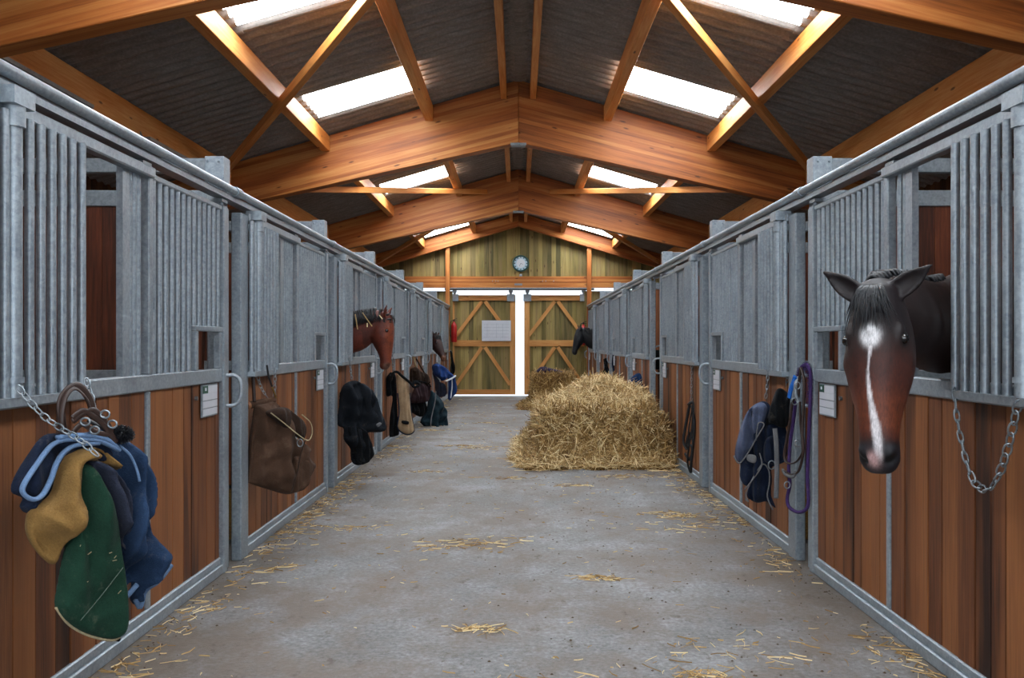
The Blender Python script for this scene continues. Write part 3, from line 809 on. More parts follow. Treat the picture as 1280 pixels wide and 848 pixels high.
        m.tube(catmull([(hip+bdir*a+Vector((0, 0, z-hip.z))) for a, z, r in lk], 4), [v.x for v in catmull([(r, 0, 0) for a, z, r in lk], 4)], 12)
    o = m.build(name, M['coat'])
    rm = o.modifiers.new('skin', 'REMESH'); rm.mode = 'VOXEL'; rm.voxel_size = voxel
    sm = o.modifiers.new('soft', 'SMOOTH'); sm.factor = .5; sm.iterations = 4 if voxel < .01 else 3
    dg = bpy.context.evaluated_depsgraph_get(); dg.update(); me = bpy.data.meshes.new_from_object(o.evaluated_get(dg), depsgraph=dg)
    o.modifiers.clear(); old = o.data; o.data = me; bpy.data.meshes.remove(old); me.name = name
    n = len(me.vertices); co = np.empty(n*3); me.vertices.foreach_get('co', co); co = co.reshape(-1, 3)+np.array(ORG[o])
    rel = (co-np.array(poll))/K; T = rel@np.array(h); LA = rel@np.array(lat); D = rel@np.array(nn)
    # carve eye sockets, nostrils, mouth line, cheek crest
    for sg in (-1, 1):
        for (t0, l0, d0, st, amp) in ((.168, .112, .006, .022, -.010), (.592, .048, -.006, .013, -.034), (.592, .030, .010, .012, .006), (.592, .060, .004, .012, .006), (.26, .100, -.050, .022, .008), (.32, .09, -.050, .022, .008), (.38, .08, -.048, .02, .007), (.24, .115, -.045, .03, .006), (.40, .06, -.03, .05, -.006), (.30, .07, .03, .05, -.004)):
            q = np.exp(-((T-t0)**2+(LA-sg*l0)**2+(D-d0)**2)/(2*st*st))*amp*K
            co += q[:, None]*(np.array(lat)*sg*.8+np.array(nn)*.4)
    mouth = np.exp(-((D+.078+.0*T)**2)/(2*.006**2))*np.clip((T-.50)/.05, 0, 1)*(np.abs(LA) < .09)*-.006
    co += mouth[:, None]*(np.sign(LA)[:, None]*np.array(lat))
    me.vertices.foreach_set('co', (co-np.array(ORG[o])).reshape(-1))
    col = coat(T, LA, D, co); col = np.concatenate([np.clip(col, 0, 1), np.ones((n, 1))], 1)
    at_ = me.color_attributes.new('Col', 'FLOAT_COLOR', 'POINT'); at_.data.foreach_set('color', col.reshape(-1))
    me.shade_smooth(); me.update(); me.materials.clear(); me.materials.append(M['coat'])
    tag(o, label, 'horse')
    for sg in (-1, 1):
        e = MB(); c = HF(.168, sg*.0955, .002); r = .0205*K
        e.loft([[c+Vector((math.sin(b)*math.cos(a), math.sin(b)*math.sin(a), math.cos(b)))*r for a in [2*math.pi*k/16 for k in range(16)]] for b in [math.pi*(j+.02)/10.04 for j in range(11)]])
        e.build('eye', M['eye'], o, smooth=True)
    o['_hf'] = 0; del o['_hf']
    return o, HF, pts, rv
def lock(m, pts, w0, n=5):
    """a tapering tuft of hair"""
    p = catmull(pts, n); k = len(p)
    m.tube(p, [max(.0006, w0*(1-(i/(k-1))**1.6)*(.5+.5*min(1, i/2))) for i in range(k)], 5, flat=.5)
def mane(o, HF, pts, rv, sgn, dirdown, upto=22, dens=9, length=.13, width=.009, forelock=60, flen=.17, fside=0.0):
    m = MB(); rr = random.Random(3)
    for i in range(1, upto):
        for q in range(dens):
            f = rr.random(); j = min(i+1, len(pts)-1); c = pts[i].lerp(pts[j], f); hv = rv[i].x*(1-f)+rv[j].x*f
            d = (pts[j]-pts[i]).normalized(); up = Vector((0, 0, 1)); up = (up-d*up.dot(d)).normalized(); sd = d.cross(up)*sgn
            if sd.dot(dirdown) < 0: sd = -sd
            r0 = c+up*(hv*.97)+sd*rr.uniform(-.02, .02); hw = rv[i].y; ln = length*rr.uniform(.6, 1.15)
            p1 = r0+up*.022+sd*.03; p2 = c+up*(hv*.72)+sd*(hw*.78+.012); p3 = p2+Vector((0, 0, -ln*.8))+sd*.012+d*rr.uniform(-.03, .03)
            lock(m, [r0, p1, p2, p3], width*rr.uniform(.7, 1.3), 3)
    o2 = m.build('mane', M['hair'], o, smooth=True)
    if forelock:
        m = MB()
        for q in range(forelock):
            l0 = rr.uniform(-.05, .05); e = l0*1.7+fside+rr.uniform(-.02, .02); ln = flen*rr.uniform(.45, 1.1)
            dp = lambda t, l_: .062+.03*min(1, t/.15)-.35*l_*l_*8
            lock(m, [HF(-.03, l0*.6, .03), HF(0, l0, .062), HF(ln*.5, (l0+e)/2, .078-abs(e)*.15), HF(ln, e, .076-abs(e)*.35)], .0055*rr.uniform(.7, 1.3), 4)
        m.build('forelock', M['hair'], o, smooth=True)
    return o2
L3 = lambda hx: np.array(lin(hx)[:3])
sst = lambda x, a, b: (lambda t: t*t*(3-2*t))(np.clip((x-a)/(b-a), 0, 1))
def mixc(c, d, f): return c*(1-f[:, None])+d[None, :]*f[:, None]
def coat_blaze(T, LA, D, W):
    n = len(T); c = np.tile(L3('21100d'), (n, 1)); head = (T > -.1) & (np.abs(LA) < .2) & (D > -.3) & (D < .12) & (T < .7)
    hf = head.astype(float)
    c = mixc(c, L3('4a2218'), hf*sst(T, .12, .34)*(1-sst(T, .50, .56)))
    c = mixc(c, L3('723820'), hf*sst(T, .30, .44)*(1-sst(T, .47, .54))*.8)
    c = mixc(c, L3('1a1418'), hf*(1-sst(T, .05, .22))*sst(D, -.08, .0)*.8)
    c = mixc(c, L3('1c1a20'), hf*sst(T, .525, .56))
    for sg in (-1, 1): c = mixc(c, L3('030203'), hf*np.clip(1.6*np.exp(-((T-.592)**2+(LA-sg*.048)**2+(D+.006)**2)/(2*.016**2)), 0, 1)); c = mixc(c, L3('0c0808'), hf*np.clip(1.2*np.exp(-((T-.168)**2+(LA-sg*.1)**2+(D-.002)**2)/(2*.024**2)), 0, 1))
    # star
    st = np.exp(-(((T-.165)/.036)**2+((LA-.003)/.030)**2)**1.5); c = mixc(c, L3('e8e6e8'), hf*np.clip(st*1.8, 0, 1)*(D > 0))
    cx = .002+.012*np.sin((T-.2)*13); wd = .0035+.009*sst(T, .34, .46)+.0015*np.sin(T*40)
    bl = (1-sst(np.abs(LA-cx), wd*.6, wd*1.3+.003))*sst(T, .18, .21)*(1-sst(T, .585, .62)); c = mixc(c, L3('dcd6d8'), hf*bl*(D > -.02))
    sn = np.exp(-((T-.60)/.025)**2-((LA-.008)/.020)**2); c = mixc(c, L3('c09a98'), hf*np.clip(sn*1.3, 0, 1)*(D > -.07)*(np.abs(LA) < .035))
    c = mixc(c, L3('7a3c22'), (1-hf)*np.clip(sst(-D, .16, .24), 0, 1)*.0)
    return c
ps = Vector((1.30, 3.24, 1.565)); ms = Vector((1.262, 3.13, .985))
o1, HF1, n1, r1 = horse('horse', 'dark bay horse with white star and blaze, head hanging over the panel, facing the viewer', ps, ms-ps, (-.56, -.82, .1), (1.80, 3.80, 1.455), (2.38, 4.07, 1.60), (1, .18, 0), coat_blaze, voxel=.0085, scale=1.0, neck_top=.20, ears=((.25, 1), (.25, -1)), ear_out=1.0)
mane(o1, HF1, n1, r1, 1, Vector((-1, 1, 0)), upto=16, dens=12, length=.16, forelock=110, flen=.15, fside=-.0)
def coat_bay(T, LA, D, W):
    n = len(T); c = np.tile(L3('6a2e1e'), (n, 1)); hf = ((T > -.1) & (np.abs(LA) < .2) & (D > -.3) & (D < .12)).astype(float)
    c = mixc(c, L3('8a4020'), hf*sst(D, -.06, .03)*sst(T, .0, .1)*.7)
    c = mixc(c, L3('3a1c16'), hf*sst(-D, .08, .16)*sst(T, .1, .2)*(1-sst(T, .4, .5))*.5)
    c = mixc(c, L3('70584c'), hf*sst(T, .55, .59)*sst(D, -.10, -.03)*.7)
    c = mixc(c, L3('16100e'), sst(-T, -.03, .12)*0)
    return c
def coat_plain(hx, muz):
    def f(T, LA, D, W):
        c = np.tile(L3(hx), (len(T), 1)); return mixc(c, L3(muz), sst(T, .5, .56)*(D > -.2))
    return f
Y2 = 9.55
pl = at(485.5, 397, Y2); mz = at(486.5, 452, Y2-.02)
o2, HF2, n2, r2 = horse('horse', 'reddish bay horse in profile with straw in its black mane', pl, mz-pl, (1, -.12, .0), (-1.80, Y2+.02, 1.50), (-2.42, Y2+.05, 1.62), (-1, .10, 0), coat_bay, voxel=.011, scale=.87, neck_top=.225, ears=((.25, 1), (.25, -1)), ear_out=.35)
mane(o2, HF2, n2, r2, 1, Vector((0, -1, 0)), upto=24, dens=34, length=.13, width=.012, forelock=14, flen=.10)
m = MB()
for a, b in (((444, 393), (447, 412)), ((453, 391), (465, 408)), ((474, 394), (478, 399)), ((459, 404), (459, 409))):
    m.bar(at(*a, Y2-.15), at(*b, Y2-.15), .010, .008)
m.build('straw_stalk', M['straw'], o2)
Y3 = 18.08
pl = at(546, 421, Y3); mz = at(554.5, 444, Y3-.15)
o3, HF3, n3, r3 = horse('horse', 'small looking dark brown horse far down the left row, head over the panel', pl, mz-pl, (.75, -.6, .2), (-1.80, Y3+.05, 1.44), (-2.4, Y3+.05, 1.58), (-1, .05, 0), coat_plain('3c1e18', '7a4c34'), voxel=.015, scale=.85, neck_top=.2, ear_out=.4)
mane(o3, HF3, n3, r3, 1, Vector((0, -1, 0)), upto=14, dens=6, length=.12, width=.014, forelock=20)
Y4 = 21.05
pl = at(723, 413, Y4); mz = at(716.5, 438, Y4-.05)
o4, HF4, n4, r4 = horse('horse', 'black horse in profile against the right sliding door', pl, mz-pl, (-.92, -.25, .1), (1.80, Y4+.02, 1.48), (2.42, Y4, 1.62), (1, .05, 0), coat_plain('101218', '14161a'), voxel=.015, scale=.92, neck_top=.25, ear_out=.35)
mane(o4, HF4, n4, r4, 1, Vector((0, -1, 0)), upto=20, dens=6, length=.10, width=.014, forelock=0)

# ------------------------------------------------------------------ things hung along the left row
C = {k: cloth('cloth_'+k, v) for k, v in dict(blue='243650', navy='1a2234', sky='6680a2', tan='7e6036', slate='2c303e', forest='1c382b', black='101215', brown='4c382c', dkbrown='33261f', plum='3c2c30', fleece='9c8468',
     teal='1c2c34', cream='a09274', greyblue='4a5268', royal='233c70', purple='43305e', grey='6a6a6c').items()}
Z2 = lambda p: zo(p, 0, 440, 2.078)
pA = Plane(5, 2.92, 210, 3.42)
def hung(name, label, cat, poly, pl, thick, mat, off, **kw):
    q = pl.hit(*poly[0]); zs = [pl.hit(*p).z for p in poly]
    cx_ = sum(p[0] for p in poly)/len(poly); c = pl.hit(cx_, 430)
    root = empty(name, (c.x, c.y, min(zs)), label, cat, kw.pop('group', None)); pn = kw.pop('part', 'body')
    puff(pn, poly, pl, thick, mat, root, off, **kw); return root
root = hung('horse_rug', 'blue fleece horse rug with pale blue binding, largest in the near left bundle', 'rug',
     Z2([(205, 225), (245, 205), (290, 205), (345, 245), (375, 300), (383, 400), (397, 480), (432, 548), (400, 590), (362, 615), (352, 656), (338, 640), (340, 598), (305, 632), (275, 655), (278, 560), (262, 400), (225, 300)]), pA, .13, C['blue'], .0, fold=.034, freq=15, part='fleece', seed=2, ang=-.25)
piping('binding', Z2([(272, 658), (305, 636), (338, 600)]), pA, C['sky'], root, .045, .010)
piping('binding', Z2([(340, 640), (352, 660), (365, 618), (400, 592), (433, 550)]), pA, C['sky'], root, .03, .010)
piping('binding', Z2([(262, 238), (290, 262), (308, 300), (315, 330)]), pA, C['sky'], root, .115, .005)
root = hung('horse_rug', 'navy rug end looped over on the left of the bundle, edged in pale blue', 'rug',
     Z2([(95, 215), (150, 212), (230, 222), (262, 262), (230, 290), (170, 262), (140, 300), (118, 350), (90, 400), (50, 415), (32, 398), (38, 376), (10, 360), (18, 322), (55, 262)]), pA, .10, C['navy'], .05, fold=.012, freq=18, part='fleece', seed=5)
piping('binding', Z2([(258, 250), (205, 226), (150, 222), (110, 225), (80, 240), (45, 285), (12, 335), (10, 358), (35, 374), (60, 362), (82, 322), (96, 282), (118, 252), (150, 236), (205, 232)]), pA, C['sky'], root, .125, .013, .6)
piping('binding', Z2([(100, 218), (160, 212), (225, 222), (256, 248)]), pA, C['sky'], root, .12, .016, .6)
root = hung('horse_rug', 'tan canvas rug fold bulging between the navy rug and the green rug', 'rug',
     Z2([(150, 258), (190, 243), (235, 255), (268, 300), (240, 292), (200, 280), (168, 284), (165, 340), (150, 420), (120, 480), (103, 542), (70, 522), (42, 482), (34, 442), (45, 402), (92, 365), (112, 308), (130, 272)]), pA, .15, C['tan'], .09, fold=.026, freq=14, ang=.35, part='canvas', seed=9, rad=.05)
root = hung('horse_rug', 'slate grey rug flap between the green rug and the blue fleece rug', 'rug',
     Z2([(188, 280), (230, 284), (265, 312), (290, 350), (298, 420), (290, 505), (255, 460), (225, 405), (200, 345)]), pA, .10, C['slate'], .10, fold=.022, part='cloth', seed=4, freq=18)
hung('horse_rug', 'black inner lining hanging behind the green rug', 'rug',
     Z2([(215, 360), (262, 440), (290, 510), (285, 600), (272, 690), (290, 738), (276, 741), (262, 690), (235, 560)]), pA, .05, C['black'], .055, fold=.008, part='lining', seed=6)
root = hung('horse_rug', 'dark green wool rug with cream stitched edge and white hairs on it', 'rug',
     Z2([(160, 284), (190, 292), (214, 345), (244, 420), (260, 520), (272, 600), (275, 688), (252, 728), (185, 720), (130, 692), (95, 648), (102, 590), (122, 490), (142, 405), (152, 335)]), pA, .13, C['forest'], .12, fold=.010, freq=9, part='wool', seed=8, rad=.07)
piping('binding', Z2([(94, 648), (128, 692), (185, 722), (250, 731), (274, 692)]), pA, C['cream'], root, .125, .0045)
piping('stitching', Z2([(128, 672), (180, 612), (238, 540)]), pA, cloth('cloth_thread', '5c6a60'), root, .196, .0014)
m = MB()
for k in range(7):
    a = pA.to2(pA.hit(*Z2([(R.uniform(125, 240), R.uniform(470, 680))])[0])); b = R.uniform(-.02, .02)
    m.bar(pA.to3(a, .20), pA.to3((a[0]+b, a[1]+R.uniform(-.01, .012)), .202), .002, .002)
m.build('loose_hair', C['cream'], root)
# leather head collar over the bundle
q = lambda a, b, o: pA.to3(pA.to2(pA.hit(*zo([(a, b)], 0, 460, 3.8545)[0])), o)
root = empty('head_collar', q(300, 320, 0), 'brown leather head collar looped on top of the near left rugs', 'head collar')
m = MB(); m.tube(catmull([q(*p, .10) for p in ((238, 325), (222, 240), (218, 160), (250, 105), (300, 85), (345, 130), (368, 190), (372, 240))], 8), .014, 8, flat=.35, up=(0, 0, 1)); m.build('crown_strap', M['leather'], root, smooth=True)
m = MB(); m.tube(catmull([q(*p, .12) for p in ((215, 320), (205, 240), (222, 140), (270, 95), (330, 150), (350, 230))], 8), .010, 8, flat=.4); m.build('lining_strap', M['leather'], root, smooth=True)
m = MB(); m.tube(catmull([q(*p, .13) for p in ((250, 235), (300, 200), (350, 225), (400, 265), (440, 320), (460, 350))], 8), .011, 8, flat=.4); m.build('cheek_strap', M['leather'], root, smooth=True)
m = MB(); m.tube(catmull([q(*p, .13) for p in ((255, 300), (300, 262), (360, 300), (420, 310), (430, 280), (360, 200), (300, 215), (250, 250))], 8), .010, 8, flat=.4); m.build('noseband', M['leather'], root, smooth=True)
for a, b in ((300, 250), (345, 290), (395, 215), (430, 262)):
    m = MB(); c = q(a, b, .145); m.tube([c+Vector((math.cos(t)*.016, 0, math.sin(t)*.013)) for t in [k*math.pi/6 for k in range(12)]], .0035, 6, closed=True); m.build('buckle', M['chain'], root, smooth=True)
root = empty('body_brush', q(500, 350, .1), 'small black fluffy brush on top of the near left rugs', 'brush')
m = MB(); c0 = q(495, 312, .12)
for k in range(700):
    d = Vector((R.gauss(0, 1), R.gauss(0, 1), R.gauss(0, 1))).normalized(); e = Vector((d.x*.042, d.y*.03, d.z*.032)); m.bar(c0+e*.3, c0+e*R.uniform(.85, 1.15), .003, .0015)
m.build('bristles', M['hair'], root)
m = MB(); m.bar(c0+Vector((-.04, 0, .01)), c0+Vector((-.12, 0, .05)), .018, .012); m.build('handle', M['black'], root, bevel=.003)
ch = 'chains carrying the near left rugs'
chain([pA.to3(pA.to2(pA.hit(18, 483)), .02), pA.to3(pA.to2(pA.hit(40, 520)), .08), pA.to3(pA.to2(pA.hit(60, 546)), .2), pA.to3(pA.to2(pA.hit(74, 566)), .25)], 'slanting steel chain from the grille down across the near left rugs', ch, .030, .0026)
chain([pA.to3(pA.to2(pA.hit(102, 474)), .03), pA.to3(pA.to2(pA.hit(104, 495)), .05), pA.to3(pA.to2(pA.hit(106, 518)), .07)], 'short upright chain behind the brown leather head collar', ch, .028, .003)

# brown canvas bag, second stall
Z3 = lambda p: zo(p, 290, 440, 4.2417)
pB = Plane(306, 5.83, 388, 6.25)
root = hung('canvas_bag', 'brown canvas bag hung from a wooden roll on the second left stall front', 'bag',
     Z3([(112, 288), (130, 280), (172, 272), (215, 266), (262, 315), (300, 400), (322, 455), (370, 482), (402, 518), (392, 550), (418, 596), (404, 620), (380, 670), (356, 722), (340, 738), (278, 754), (180, 728), (74, 692), (74, 680), (84, 600), (100, 440)]), pB, .15, C['brown'], .02, fold=.016, freq=9, seed=3, rad=.12)
puff('flap', Z3([(130, 318), (225, 290), (290, 330), (335, 370), (345, 420), (325, 462), (270, 430), (200, 375)]), pB, .07, C['dkbrown'], root, .10, fold=.008)
puff('side_pocket', Z3([(300, 555), (345, 560), (412, 592), (395, 640), (352, 722), (275, 745), (262, 700), (285, 620)]), pB, .06, C['brown'], root, .06, fold=.005)
piping('edge_binding', Z3([(126, 318), (200, 375), (262, 425), (322, 462), (345, 420), (335, 368), (290, 328)]), pB, C['cream'], root, .165, .004)
piping('seam', Z3([(325, 462), (300, 540), (285, 620), (262, 700), (250, 740)]), pB, C['dkbrown'], root, .13, .005)
m = MB(); a, b = pB.hit(*Z3([(92, 284)])[0]), pB.hit(*Z3([(222, 256)])[0]); m.cyl(a, b, .024, 16); smooth_angle(m.build('roll', C['brown'], root))
m = MB(); d = (a-b).normalized(); m.cyl(a, a+d*.02, .026, 16); smooth_angle(m.build('roll_end', M['handlewood'], root))
m = MB(); m.tube(catmull([pB.to3(pB.to2(pB.hit(*Z3([p])[0])), .03) for p in ((95, 90), (100, 180), (104, 265))], 6), .012, 8, flat=.3); m.build('strap', M['leather'], root, smooth=True)
m = MB(); a = pB.to3(pB.to2(pB.hit(*Z3([(288, 475)])[0])), .15)
m.tube([a+Vector((math.cos(t)*.02, 0, math.sin(t)*.026)) for t in [k*math.pi/6 for k in range(12)]], .004, 6, closed=True); m.build('buckle', M['chain'], root, smooth=True)
cg = 'chains holding the brown canvas bag'
chain([pB.hit(*Z3([(130, 85)])[0]), pB.hit(*Z3([(150, 180)])[0]), pB.hit(*Z3([(190, 245)])[0])], 'thin chain holding the brown canvas bag, slanting left one', cg, .028, .0028)
chain([pB.hit(*Z3([(228, 90)])[0]), pB.hit(*Z3([(227, 170)])[0]), pB.hit(*Z3([(224, 250)])[0])], 'thin chain holding the brown canvas bag, straight one on its right', cg, .028, .0028)
root = empty('lead_rope', pB.hit(*Z3([(200, 260)])[0]), 'short dark snap lead beside the bag chains', 'lead')
m = MB(); m.tube(catmull([pB.to3(pB.to2(pB.hit(*Z3([p])[0])), .02) for p in ((175, 70), (185, 130), (205, 190), (222, 240))], 6), .007, 8); m.build('strap', M['black'], root, smooth=True)
m = MB(); m.tube(catmull([pB.to3(pB.to2(pB.hit(*Z3([p])[0])), .025) for p in ((200, 185), (212, 215), (222, 245))], 4), .005, 6); m.build('snap', plain('brass', '8a6c34', .35, .8), root, smooth=True)

# black quilted rug, third stall
Z4 = lambda p: zo(p, 400, 300, 2.8267)
pC = Plane(421, 8.72, 478, 9.05)
root = hung('horse_rug', 'black quilted rug hanging under the reddish bay horse', 'rug',
     Z4([(75, 530), (95, 505), (128, 498), (160, 518), (186, 550), (190, 592), (216, 640), (212, 678), (160, 682), (172, 715), (182, 742), (178, 768), (142, 796), (114, 786), (108, 740), (84, 705), (84, 668), (62, 652), (68, 590)]), pC, .18, cloth('cloth_quilted', '1c1f24', .3, 0), .0, fold=.026, freq=11, seed=12, part='quilted_shell', rad=.1)  # black lightened, grey highlights of the folds put into the shell colour
puff('front_fold', Z4([(128, 508), (165, 530), (182, 560), (192, 600), (212, 642), (206, 672), (162, 668), (150, 600)]), pC, .10, cloth('cloth_black_highlight', '22262c'), root, .10, fold=.010, freq=14, seed=2)  # lighter tone of the same black, painted highlight on the fold
puff('lower_fold', Z4([(88, 660), (150, 672), (178, 742), (176, 766), (142, 792), (116, 782), (110, 740)]), pC, .08, C['black'], root, .06, fold=.012, freq=16, seed=5)
puff('logo_patch', Z4([(160, 648), (172, 640), (178, 646), (166, 656)]), pC, .01, C['grey'], root, .215, fold=0, step=.01)
chain([pC.hit(436, 440), pC.hit(438, 460), pC.hit(440, 476)], 'pale chain from the grille to the black quilted rug', None, .03, .004)

# sheepskin girth and dark cloth, fourth stall
Z5 = lambda p: zo(p, 480, 430, 6.52)
pD = Plane(482, 12.1, 516, 12.3)
hung('saddle_cloth', 'black cloth hanging in two lengths behind the tan sheepskin pad', 'saddle cloth',
     Z5([(15, 300), (40, 245), (62, 232), (95, 262), (104, 430), (112, 600), (124, 728), (95, 752), (58, 760), (44, 742), (48, 600), (70, 432), (20, 425)]), pD, .10, C['black'], .0, fold=.012, seed=1)
root = hung('girth_pad', 'long tan sheepskin pad with dark edge and small black tag', 'pad',
     Z5([(86, 254), (125, 268), (178, 300), (192, 400), (203, 560), (226, 678), (220, 716), (178, 734), (128, 716), (94, 670), (108, 560), (96, 400)]), pD, .08, C['fleece'], .07, fold=.006, seed=3, part='sheepskin')
piping('edge_binding', Z5([(96, 400), (107, 560), (93, 672), (128, 718), (178, 736), (222, 717), (227, 678), (204, 560), (192, 400)]), pD, C['navy'], root, .07, .010)
puff('tag', Z5([(118, 620), (168, 626), (168, 650), (120, 644)]), pD, .02, C['black'], root, .13, fold=0, step=.01)
root = empty('halter', pD.hit(500, 470), 'dark rope halter slung over the tan sheepskin pad', 'halter')
m = MB(); m.tube(catmull([pD.to3(pD.to2(pD.hit(*Z5([p])[0])), .12) for p in ((28, 300), (45, 240), (80, 228), (120, 262), (180, 310), (220, 350), (262, 330), (230, 310), (200, 330))], 6), .018, 8); m.build('rope', C['black'], root, smooth=True)
chain([pD.hit(490, 440), pD.hit(491, 455), pD.hit(492, 467)], 'pale cord down to the tan sheepskin pad', None, .04, .005)

# cluster on the fifth stall
pE = Plane(511, 14.75, 560, 15.1)
root = hung('grooming_bag', 'grey brown cloth bag at the top of the far left cluster', 'bag', Z5([(215, 212), (240, 196), (262, 190), (300, 225), (335, 240), (362, 290), (352, 335), (240, 330), (214, 300)]), pE, .22, C['dkbrown'], .0, fold=.02, seed=2)
root = hung('horse_rug', 'black rug end under the plum bag in the far left cluster', 'rug', Z5([(208, 480), (330, 470), (345, 560), (300, 595), (250, 575), (212, 545)]), pE, .16, C['black'], .0, fold=.015, seed=4)
root = hung('tote_bag', 'plum brown square bag in the middle of the far left cluster', 'bag', Z5([(240, 348), (275, 326), (320, 322), (358, 348), (352, 440), (330, 472), (215, 482), (206, 440), (222, 395)]), pE, .2, C['plum'], .07, fold=.015, seed=6)
m = MB(); m.tube(catmull([pE.to3(pE.to2(pE.hit(*Z5([p])[0])), .15) for p in ((225, 360), (210, 310), (240, 300), (330, 320), (352, 350))], 6), .012, 6); m.build('strap', C['black'], root, smooth=True)
root = hung('horse_rug', 'dark teal rug bulging low in the far left cluster', 'rug', Z5([(356, 372), (432, 430), (470, 500), (498, 545), (496, 572), (508, 655), (480, 688), (400, 696), (340, 672), (290, 630), (332, 560), (350, 450)]), pE, .3, C['teal'], .05, fold=.03, freq=8, seed=7, rad=.2)
piping('edge_binding', Z5([(290, 632), (340, 675), (400, 699), (480, 691), (508, 656)]), pE, C['black'], root, .05, .02)
piping('strap', Z5([(370, 380), (362, 470), (345, 540), (330, 620), (328, 705)]), pE, C['grey'], root, .27, .009)
for a, b, lb in (((236, 90), (262, 190), 'slanting pale cord above the grey brown bag'), ((262, 120), (330, 240), 'thin dark cord from the grille to the cluster')):
    m = MB(); m.tube(catmull([pE.hit(*Z5([a])[0]), pE.hit(*Z5([b])[0])], 6), .014, 6); tag(m.build('cord', C['cream'] if 'pale' in lb else C['dkbrown'], smooth=True), lb, 'cord')
# sixth stall: royal blue rug
pG = Plane(538, 17.5, 572, 17.8)
hung('horse_rug', 'charcoal rug under the royal blue rug at the far left', 'rug', Z5([(398, 228), (440, 300), (492, 330), (506, 400), (480, 432), (435, 430), (418, 370), (414, 320)]), pG, .2, C['slate'], .0, fold=.02, seed=3)
root = hung('horse_rug', 'royal blue rug with white edge hanging under the small dark horse', 'rug', Z5([(382, 182), (420, 160), (470, 180), (512, 215), (548, 262), (556, 310), (562, 378), (552, 420), (528, 460), (514, 440), (520, 350), (512, 280), (465, 302), (440, 280), (398, 250)]), pG, .25, C['royal'], .06, fold=.025, seed=5, freq=9)
piping('edge_binding', Z5([(462, 302), (512, 280), (546, 258)]), pG, M['white'], root, .22, .018)
piping('edge_binding', Z5([(522, 285), (522, 350), (512, 440)]), pG, M['white'], root, .18, .012)
pH = Plane(562, 22.42, 571, 22.42)
root = hung('halter', 'black halter hanging by the timber post below the red fire extinguisher', 'halter', Z5([(540, 60), (556, 70), (566, 130), (580, 190), (574, 240), (552, 252), (540, 215), (548, 150)]), pH, .10, C['black'], .03, fold=.02, seed=5, part='straps')
m = MB(); a = pH.hit(564.5, 439.5); m.bar((-1.78, 22.56, a.z), (a.x, 22.40, a.z), .02, .02); m.build('hook', M['galvd'], root)

# ------------------------------------------------------------------ right row
Z6 = lambda p: zo(p, 900, 440, 3.856)
pR = Plane(986, 5.85, 921, 6.0)
hung('bandage_roll', 'black stable bandage rolled over the top of the navy and grey rug', 'bandage', Z6([(282, 178), (312, 180), (350, 222), (345, 262), (332, 350), (300, 362), (262, 345), (228, 350), (245, 280), (262, 225)]), pR, .12, C['black'], .05, fold=.012, seed=4)
root = hung('horse_rug', 'navy rug with washed out grey blue panel and cream binding', 'rug',
     Z6([(160, 262), (205, 238), (240, 258), (262, 320), (310, 350), (325, 430), (318, 520), (280, 545), (248, 560), (250, 620), (245, 690), (268, 752), (225, 722), (180, 728), (132, 700), (136, 655), (112, 638), (96, 600), (98, 540), (82, 490), (100, 400), (130, 310)]), pR, .14, C['navy'], .0, fold=.016, seed=9, freq=14)
puff('washed_panel', Z6([(160, 266), (205, 240), (238, 262), (225, 330), (185, 410), (150, 480), (110, 526), (84, 490), (100, 400), (130, 312)]), pR, .06, C['greyblue'], root, .08, fold=.014, seed=2)
puff('belly_flap', Z6([(225, 430), (262, 400), (312, 440), (322, 510), (290, 535), (225, 520)]), pR, .05, C['navy'], root, .07, fold=.010, seed=3)
puff('patch', Z6([(152, 486), (190, 492), (186, 526), (150, 514)]), pR, .012, C['grey'], root, .12, fold=0, step=.012)
piping('binding', Z6([(84, 492), (110, 528), (150, 482), (190, 412), (228, 345), (200, 340), (190, 420)]), pR, C['grey'], root, .115, .0045)
piping('binding', Z6([(132, 655), (170, 610), (215, 540), (205, 480)]), pR, C['grey'], root, .10, .0045)
piping('binding', Z6([(134, 700), (150, 712), (140, 668), (210, 540), (245, 560), (250, 620), (240, 690), (266, 752)]), pR, C['grey'], root, .085, .0045)
m = MB(); m.tube(catmull([pR.to3(pR.to2(pR.hit(*Z6([p])[0])), .15) for p in ((285, 360), (292, 450), (294, 560), (290, 690))], 8), .016, 8, flat=.25); m.build('strap', C['grey'], root, smooth=True)
m = MB(); a = pR.to3(pR.to2(pR.hit(*Z6([(265, 535)])[0])), .12); m.tube([a+Vector((math.cos(t)*.022, 0, math.sin(t)*.028)) for t in [k*math.pi/6 for k in range(12)]], .004, 6, closed=True); m.build('ring', M['chain'], root, smooth=True)
cg = 'chains above the navy and grey rug'
chain([pR.hit(*Z6([(232, 72)])[0]), pR.hit(*Z6([(228, 150)])[0]), pR.hit(*Z6([(218, 238)])[0])], 'thin chain to the washed panel of the navy rug', cg, .03, .003)
chain([pR.hit(*Z6([(340, 85)])[0]), pR.hit(*Z6([(325, 130)])[0]), pR.hit(*Z6([(315, 180)])[0])], 'thin chain to the black roll above the navy rug', cg, .03, .003)
